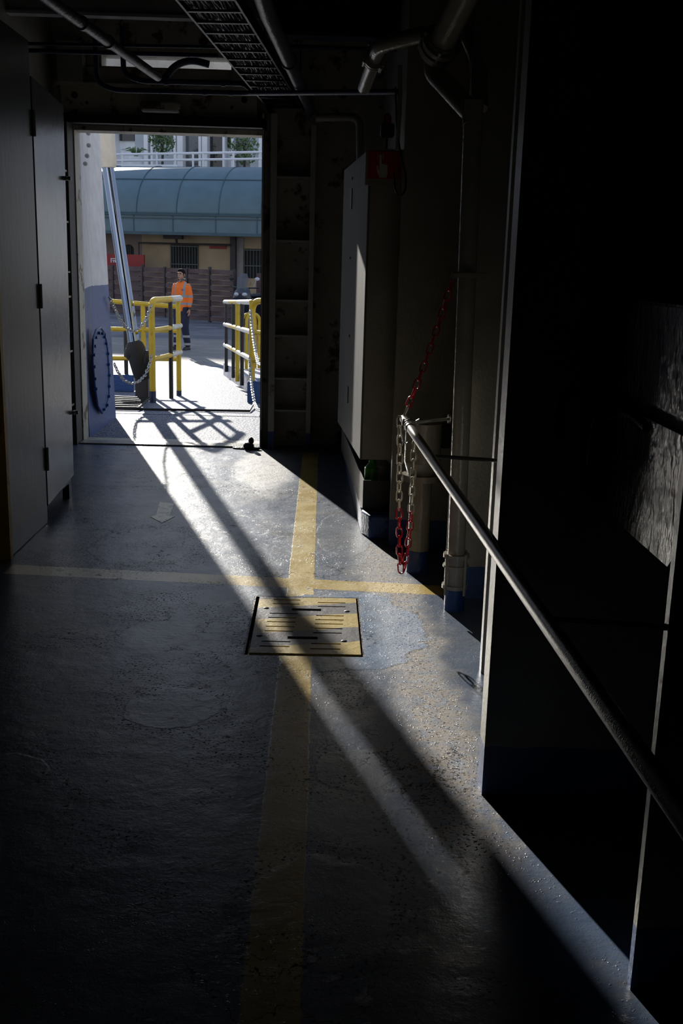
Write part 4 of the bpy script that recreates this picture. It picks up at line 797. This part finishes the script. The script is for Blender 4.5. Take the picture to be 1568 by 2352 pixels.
for u0, u1, v0, v1 in ((393, 456, 562, 640), (562, 612, 571, 640)):
    s0, z1 = bpt(u0, v0); s1, z0 = bpt(u1, v1); w = bbox(MB(), s0, s1, -.01, .06, z0, z1).build('barred_window', m_void, t); b = MB(); n = max(6, int((s1-s0)/.11))
    for k in range(n+1):
        s = s0+(s1-s0)*k/n; b.cyl(bw(s, -.08, z0), bw(s, -.08, z1), .016, seg=6)
    for z in (z1-.05, z0+(z1-z0)*.42): bbox(b, s0, s1, -.10, -.07, z-.02, z+.02)
    b.build('grille', m_bars, w)
sc_, z0 = bpt(296, 590); s0, z1 = bpt(284, 561); w = MB(); r = abs(sc_-s0); pts = [bw(sc_-r, -.02, z0-.4), bw(sc_+r, -.02, z0-.4)]+[bw(sc_+r*math.cos(a), -.02, z1-r+r*math.sin(a)) for a in [k*math.pi/10 for k in range(11)]]
w.prism(pts, bn*.05); w.build('arched_window', m_void, t); b = MB()
for k in (-1, 0, 1): b.cyl(bw(sc_+k*r*.4, -.05, z0-.3), bw(sc_+k*r*.4, -.05, z1-.05), .014, seg=6)
b.build('window_grille', m_bars, t.children[-1])
s0, z0 = bpt(533, 620); s1, z1 = bpt(545, 545); bbox(MB(), s0, s1, -.25, -.05, -.4, z1).build('dark_column', m_dkbrown, t)
s0, _ = bpt(545, 600); s1, _ = bpt(560, 600); bbox(MB(), s0, s1, -.08, 0, -.4, z1).build('pilaster', mat('grey_render', (.33, .31, .29), .8), t)
s0, zz0 = bpt(326, 558); s1, zz1 = bpt(534, 566); MB().tube([bw(s0, -.3, -.2), bw(s0, -.3, zz0), bw(s1, -.3, zz0-.0)], .035, 8).build('pipe_frame', m_dkbrown, t)
s0, z0 = bpt(386, 549); s1, z1 = bpt(428, 543); sm_ = (s0+s1)/2; bbox(MB(), s0, s1, -.5, -.3, z0, z1+.03).cyl(bw(sm_+.1, -.35, z0), bw(sm_+.1, -.3, zz0), .05, seg=8).build('downlight', m_dkbrown, t)
s0, z0 = bpt(482, 570); s1, z1 = bpt(520, 567); bbox(MB(), s0, s1, -.06, -.0, z0-.02, z1+.02).build('small_plate', m_redp, t)
# fascia and barrel roof
zf0, zf1 = bpt(420, 537, -1.5)[1], bpt(420, 494, -1.5)[1]; zt = bpt(420, 383, .9)[1]
b = bbox(MB(), -9, 13, -1.5, -1.42, zf0, zf1); bbox(b, -9, 13, -1.5, .3, zf1-.03, zf1+.02); b.build('fascia', m_teal, t)
b = bbox(MB(), -9, 13, -1.56, -1.40, zf0-.05, zf0+.06); bbox(b, -9, 13, -1.54, -1.44, zf1-.14, zf1-.10); bbox(b, -9, 13, -1.56, -1.44, zf1-.02, zf1+.03)
for u in (307, 397, 495, 590, 220): s, _ = bpt(u, 515, -1.5); bbox(b, s-.02, s+.02, -1.52, -1.46, zf0, zf1)
b.build('fascia_trim', m_teal2, t)
RV = zt-zf1; RH = 2.5
def arc(th, g=0): return -1.5+RH*(1-math.cos(th))-g*math.cos(th), zf1+RV*math.sin(th)+g*math.sin(th)
b = MB(); prev = None
for k in range(25):
    o_, z = arc(k/24*math.pi/2); q = [b.bm.verts.new(bw(s, o_, z)) for s in (-9, 13)]
    if prev: b.bm.faces.new((prev[0], prev[1], q[1], q[0]))
    prev = q
q = [b.bm.verts.new(bw(s, 4.2, zt+.0)) for s in (-9, 13)]; b.bm.faces.new((prev[0], prev[1], q[1], q[0])); q2 = [b.bm.verts.new(bw(s, 4.2, -.4)) for s in (-9, 13)]; b.bm.faces.new((q[0], q[1], q2[1], q2[0]))
o = b.build('barrel_roof', m_teal, t, smooth=60); so = o.modifiers.new('s', 'SOLIDIFY'); so.thickness = .03
b = MB()
for u in (313, 405, 502, 215, 600): s, _ = bpt(u, 488, -1.5); b.tube([bw(s, *arc(k/16*math.pi/2, .012)) for k in range(17)], .018, 6)
o_, z = arc(math.radians(43), .01); b.tube([bw(-9, o_, z), bw(13, o_, z)], .022, 6); b.build('roof_seams', m_teal2, t)
bbox(MB(), -9, 1.2+bpt(330, 380, .9)[0], 1.4, 1.7, zt-.02, zt+.12).build('parapet', m_whfr, t)
# red sign panel
s0, z1 = bpt(245, 583, -1.2); s1, z0 = bpt(331, 609, -1.2)
t = thing('red_signboard', bw((s0+s1)/2, -1.2, z0), 'red signboard with a small white emblem, left of the barred window above the fence', 'sign')
s0b = s0-2; bbox(MB(), s0b, s1, -1.2, -1.12, z0-.1, z1).build('board', m_redp, t)
b = MB()
for u0, v0, u1, v1 in ((254, 593, 266, 595), (254, 593, 256, 603), (258, 597, 266, 599), (260, 597, 262, 603), (264, 597, 266, 603)):
    a_, z1_ = bpt(u0, v0, -1.22); c_, z0_ = bpt(u1, v1, -1.22); bbox(b, a_, c_, -1.22, -1.2, z0_, z1_)
b.build('emblem', m_whfr, t)
# upper glazed storey
t = thing('glazed_building', bw(3, 9, zt), 'white framed glazed building rising behind the teal roof', 'building')
OF = 9.0; zb_ = bpt(430, 400, OF)[1]; ztop = min(10.4, bpt(430, 270, OF)[1]+1.4)
def ub(u): return bpt(u, 340, OF)[0]
bbox(MB(), -14, 22, OF+.35, OF+.6, zb_-1, ztop).build('rear_wall', m_whfr, t)
bbox(MB(), -14, 22, OF-.6, OF+.6, ztop, ztop+.3).build('roof_slab', m_whfr, t)
cols = [(262, 268), (333, 342), (348, 353), (401, 406), (409, 422), (458, 464), (466, 478), (513, 518), (533, 538), (596, 603)]
for a_, c_ in cols: bbox(MB(), ub(a_), ub(c_), OF-.15, OF+.35, zb_-1, ztop).build('mullion', m_whfr, t)
def pane(u0, u1, v0, v1, m):
    a_, z1_ = bpt(u0, v0, OF); c_, z0_ = bpt(u1, v1, OF); bbox(MB(), a_, c_, OF+.25, OF+.33, z0_, z1_).build('pane', m, t)
for a_ in ((268, 303, 240, 322, m_gl3), (303, 333, 240, 400, m_gl1), (353, 401, 240, 328, m_gl2), (353, 401, 328, 400, m_gl1), (422, 458, 240, 400, m_gl2), (478, 513, 240, 400, m_gl3), (518, 533, 240, 337, m_gl3), (538, 570, 240, 400, m_gl2), (570, 596, 240, 400, m_gl1), (603, 680, 240, 400, m_gl2), (200, 262, 240, 400, m_gl1)): pane(*a_)
# terrace railing
OR = 4.0; t = thing('terrace_railing', bw(3, OR, zt), 'white terrace railing along the top of the teal roof', 'railing')
for va, vb in ((357, 346), (371, 362)):
    a_, za = bpt(265, va, OR); c_, zc_ = bpt(600, vb, OR); z = (za+zc_)/2; b = MB().tube([bw(a_-2, OR, za), bw(c_+3, OR, zc_)], .05, 8); b.build('rail', m_whfr, t)
for u in (281, 360, 403, 443, 467, 513, 536, 598): s, z = bpt(u, 350, OR); MB().cyl(bw(s, OR, zt-.3), bw(s, OR, z+.02), .045, seg=8).build('post', m_whfr, t)
# small trees on the terrace
def tree(u, v, rad, seed, label):
    random.seed(seed); OT = 6.5; s, z = bpt(u, v, OT); t = thing('potted_tree', bw(s, OT, zt), label, 'tree', None); b = MB().tube([bw(s, OT, zt-.1), bw(s+.05, OT, z-rad*.3), bw(s-.1, OT, z+rad*.4)], [.06, .05, .02], 8)
    for k in range(7): a = random.uniform(0, 6.28); b.tube([bw(s, OT, z-rad*.4+k*rad*.12), bw(s+math.cos(a)*rad*.7, OT+math.sin(a)*rad*.7, z+random.uniform(-.3, .7)*rad)], [.025, .008], 5)
    b.build('trunk', m_dkbrown, t); b = MB()
    for k in range(420):
        while True:
            p = Vector([random.uniform(-1, 1) for _ in range(3)])
            if p.length < 1: break
        c = bw(s+p.x*rad, OT+p.y*rad*.8, z+p.z*rad*1.1); n1 = Vector([random.uniform(-1, 1) for _ in range(3)]).normalized(); n2 = n1.orthogonal().normalized(); l = random.uniform(.06, .11)
        vs = [b.bm.verts.new(c+q) for q in (n1*l, n2*l*.45, -n1*l, -n2*l*.45)]; b.bm.faces.new(vs)
    b.build('foliage', m_leaf, t, smooth=False)
tree(371, 322, .62, 1, 'small leafy tree seen on the terrace left of centre above the teal roof'); tree(560, 338, .72, 2, 'small leafy tree on the terrace at the right above the teal roof')
t = thing('potted_plant', bw(bpt(310, 352, 6)[0], 6, zt), 'spiky plant in a pale pot on the terrace at the left', 'plant'); s, z = bpt(312, 352, 6); MB().loft([(bw(s, 6, zt-.1), .22, .22), (bw(s, 6, z-.15), .3, .3)]).build('pot', m_whfr, t)
b = MB()
for k in range(26): a = k*.7; e = .25+(k % 5)*.06; b.tube([bw(s, 6, z-.2), bw(s+math.cos(a)*e*.6, 6+math.sin(a)*e*.5, z+.1+(k % 4)*.05), bw(s+math.cos(a)*e*1.4, 6+math.sin(a)*e, z+.12)], [.02, .02, .004], 5)
b.build('leaves', m_leaf, t)
